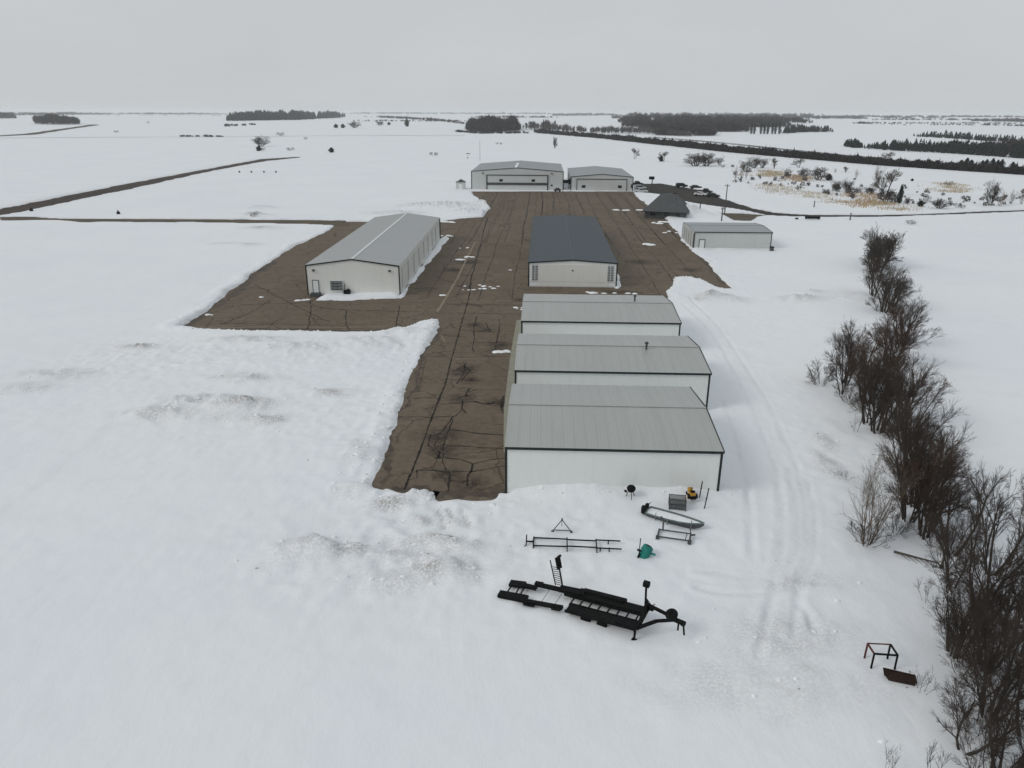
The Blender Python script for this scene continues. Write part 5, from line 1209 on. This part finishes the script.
for i_, (yb_, x0, x1, nn, hp, lab_) in enumerate(((114.2, -20, 230, 420, 2.2, 'hair-thin tree line on the far left horizon'), (115.6, 100, 230, 60, 1.3, 'broken dark specks of trees on the left plain'), (114.0, 340, 560, 420, 2.2, 'hair-thin tree line on the horizon in the middle'), (117.2, 815, 1040, 480, 2.6, 'hair-thin tree line on the far right horizon'),
    (120.2, 872, 980, 150, 2.4, 'broken line of trees on the right plain'), (121.5, 350, 470, 110, 2.2, 'dotted trees on the middle plain'), (117.8, 470, 560, 140, 2.4, 'dotted tree line above the far hangars'), (123.8, 850, 1030, 150, 2.2, 'thin dotted hedgerow on the right plain'))):
    wood('far_wood', lab_, [(x0, yb_), (x1, yb_ + (x1 - x0) * .002)], hp, M_wood1, 'dec', nn, .5, 2.2, .5)
wood('field_scrub', 'sparse grey scrub spread over the snow around the right-hand bushes', [(730,182),(800,190),(850,199),(930,206),(1024,206)], [4,5,6,5,5], M_wood2, 'brush', 120, 14, .9, .8, hmin=.8, hmax=3.4)
# far field lines and the farm road at left
def ribbon(name, pts, w, mat, z=.5):
    mb = MB(); ps = [GT(a_, b_) for a_, b_ in pts]; path = []
    for a_, b_ in zip(ps[:-1], ps[1:]):
        n = max(2, int(np.hypot(*(b_ - a_)[:2]) / 40)); path += [a_ + (b_ - a_) * i / n for i in range(n)]
    path.append(ps[-1]); L_, R_ = [], []
    for i, p_ in enumerate(path):
        d = (path[min(i + 1, len(path) - 1)] - path[max(i - 1, 0)])[:2]; d = d / np.hypot(*d); nn = np.array([-d[1], d[0]]) * w / 2 * rng.uniform(.7, 1.3); zz = gz(*p_[:2]) + z
        L_.append((*(p_[:2] + nn), zz)); R_.append((*(p_[:2] - nn), zz))
    for i in range(len(path) - 1): mb.poly([R_[i], R_[i+1], L_[i+1], L_[i]])
    return tag(mb.build(name, mat), kind='structure')
ribbon('farm_road', [(-20,137.2),(30,134.5),(60,130),(95,125)], 14, M_grassdirt, .8)
ribbon('field_line', [(0,138.3),(120,137.6),(250,137),(360,135.6),(465,135.8)], 5, M_wood2, .6)
ribbon('field_road', [(650,137.5),(690,140.5),(730,144),(780,149.5),(850,156.5),(890,159)], 6, M_wood1, .7)

# dry grass
def grass(name, lab, poly, n, mat, h):
    P_ = np.array([GT(a_, b_) for a_, b_ in poly]); lo, hi = P_.min(0) - 6, P_.max(0) + 6; pts = []
    while len(pts) < n:
        q_ = rng.uniform(lo, hi, (n, 3)); d = sdist(P_[:, :2], q_[:, 0], q_[:, 1], 500) + 14 * vnoise(q_[:, 0], q_[:, 1], 7, 51) + 8 * vnoise(q_[:, 0], q_[:, 1], 2.5, 52); pts += list(q_[d < rng.exponential(2.0, n) - 2])
    pts = np.array(pts[:n]); pts[:, 2] = ground(pts[:, 0], pts[:, 1]); a_ = rng.random(n) * 6.283; w_ = rng.uniform(.05, .16, n); hh = h * rng.uniform(.4, 1.1, n)
    s = np.stack([np.cos(a_) * w_, np.sin(a_) * w_, 0 * a_], 1); tip = np.stack([rng.normal(0, .3, n), rng.normal(0, .3, n), hh], 1)
    Vv = np.stack([pts - s, pts + s, pts + tip], 1).reshape(-1, 3); return tag(link(name, np_mesh(name, Vv, np.arange(3 * n).reshape(-1, 3)), mat), lab, 'grass', kind='stuff')
grass('dry_grass', 'patch of orange dry grass by the largest scrub tree', [(848,202),(852,196),(870,193.5),(880,196),(878,203),(862,206.5)], 1100, M_grassor, 1.3)
grass('dry_grass', 'patch of yellow dry grass right of the orange patch', [(874,206),(880,202.5),(905,203.5),(912,207),(905,209.5),(885,209.5)], 800, M_grass, 1.1)
grass('dry_grass', 'pale grass strip inside the scrub patch', [(750,176),(765,171.5),(776,172.5),(778,176),(765,177.5)], 1500, M_grass, 1.2)
grass('dry_grass', 'reddish grass strip under the brown scrub', [(782,179.5),(790,175.5),(806,176.5),(806,181),(794,182)], 1200, M_grassor, 1.2)
grass('dry_grass', 'thin pale grass far right on the snowfield', [(935,190),(945,184),(960,186),(958,192)], 1100, M_grass, 1.0)
grass('dry_grass', 'sparse grass streaks over snow left of the orange patch', [(750,185),(770,184),(812,192),(845,199),(842,203),(800,197),(770,192)], 2000, M_grass, .7)

# ------------------------------------------------------------------ air
hz = MB().box(-26500, 26500, -200, 29500, -8, 62).build('haze', None); tag(hz, 'pale winter haze filling the air', 'haze', kind='stuff')
m = bpy.data.materials.new('haze air'); m.use_nodes = True; nt = m.node_tree; nt.nodes.clear()
out = nt.nodes.new('ShaderNodeOutputMaterial'); vo = nt.nodes.new('ShaderNodeVolumePrincipled'); vo.inputs['Color'].default_value = (.955, .97, .98, 1); vo.inputs['Density'].default_value = 9e-5; vo.inputs['Anisotropy'].default_value = .2
nt.links.new(vo.outputs[0], out.inputs['Volume']); hz.data.materials.append(m)

# ------------------------------------------------------------------ light
SUN_EL, SUN_AZ = R(36), R(-112)      # azimuth clockwise from +Y (ahead): light from the left, a little behind
w = bpy.data.worlds.new('World'); SC.world = w; w.use_nodes = True; nt = w.node_tree; bg = nt.nodes['Background']
sky = nt.nodes.new('ShaderNodeTexSky'); sky.sky_type = 'NISHITA'; sky.sun_disc = False; sky.sun_elevation = SUN_EL; sky.sun_rotation = SUN_AZ; sky.air_density = 1.0; sky.dust_density = 5.0
tc = nt.nodes.new('ShaderNodeTexCoord'); sx = nt.nodes.new('ShaderNodeSeparateXYZ'); nt.links.new(tc.outputs['Generated'], sx.inputs[0])
grad = ramp(nt, sx.outputs['Z'], [(0.0, (6.1, 6.3, 6.4)), (.08, (6.05, 6.22, 6.35)), (.30, (5.4, 5.72, 5.98)), (1, (5.45, 5.75, 5.95))])
cl = noise(nt, 2.6, 6, .6, vec=tc.outputs['Generated'], stretch=(1, 1, 3.5))
cloud = mix(nt, ramp(nt, cl, [(.35, (0, 0, 0)), (.7, (1, 1, 1))]), grad, (4.75, 5.1, 5.6))
mx = mix(nt, .3, grad, cloud)
fin = mix(nt, .06, mx, sky.outputs[0])
nt.links.new(fin, bg.inputs['Color']); bg.inputs['Strength'].default_value = .1
sl = bpy.data.lights.new('sun', 'SUN'); sl.energy = .85; sl.angle = R(22); sl.color = (1, .96, .9); so = bpy.data.objects.new('sun', sl); COL.objects.link(so)
d = Vector((math.sin(SUN_AZ) * math.cos(SUN_EL), math.cos(SUN_AZ) * math.cos(SUN_EL), math.sin(SUN_EL))); so.rotation_euler = (-d).to_track_quat('-Z', 'Y').to_euler(); so.location = d * 50

# ------------------------------------------------------------------ camera
cam = bpy.data.cameras.new('camera'); co = bpy.data.objects.new('camera', cam); COL.objects.link(co); SC.camera = co
cam.sensor_width = 36; cam.lens = 36 * FPX / 1024; cam.clip_start = .5; cam.clip_end = 60000
Mx = Matrix.Rotation(ROLL, 4, Vector((0, _cp, -_sp))); base = Matrix.Rotation(math.pi / 2 - PITCH, 4, 'X')
f_ = Vector((0, _cp, -_sp)); up = Vector((0, _sp, _cp)); rt = Vector((1, 0, 0))
r2 = rt * _cr + up * _sr; u2 = -rt * _sr + up * _cr
rot = Matrix((r2, u2, -f_)).transposed().to_4x4(); co.matrix_world = Matrix.Translation((0, 0, HCAM)) @ rot
vs = SC.view_settings; SC.display_settings.display_device = 'sRGB'; vs.view_transform = 'Standard'; vs.look = 'None'; vs.exposure = 0; vs.gamma = 1; vs.use_curve_mapping = False
SC.cycles.volume_bounces = 1; SC.cycles.max_bounces = 6; SC.cycles.diffuse_bounces = 4
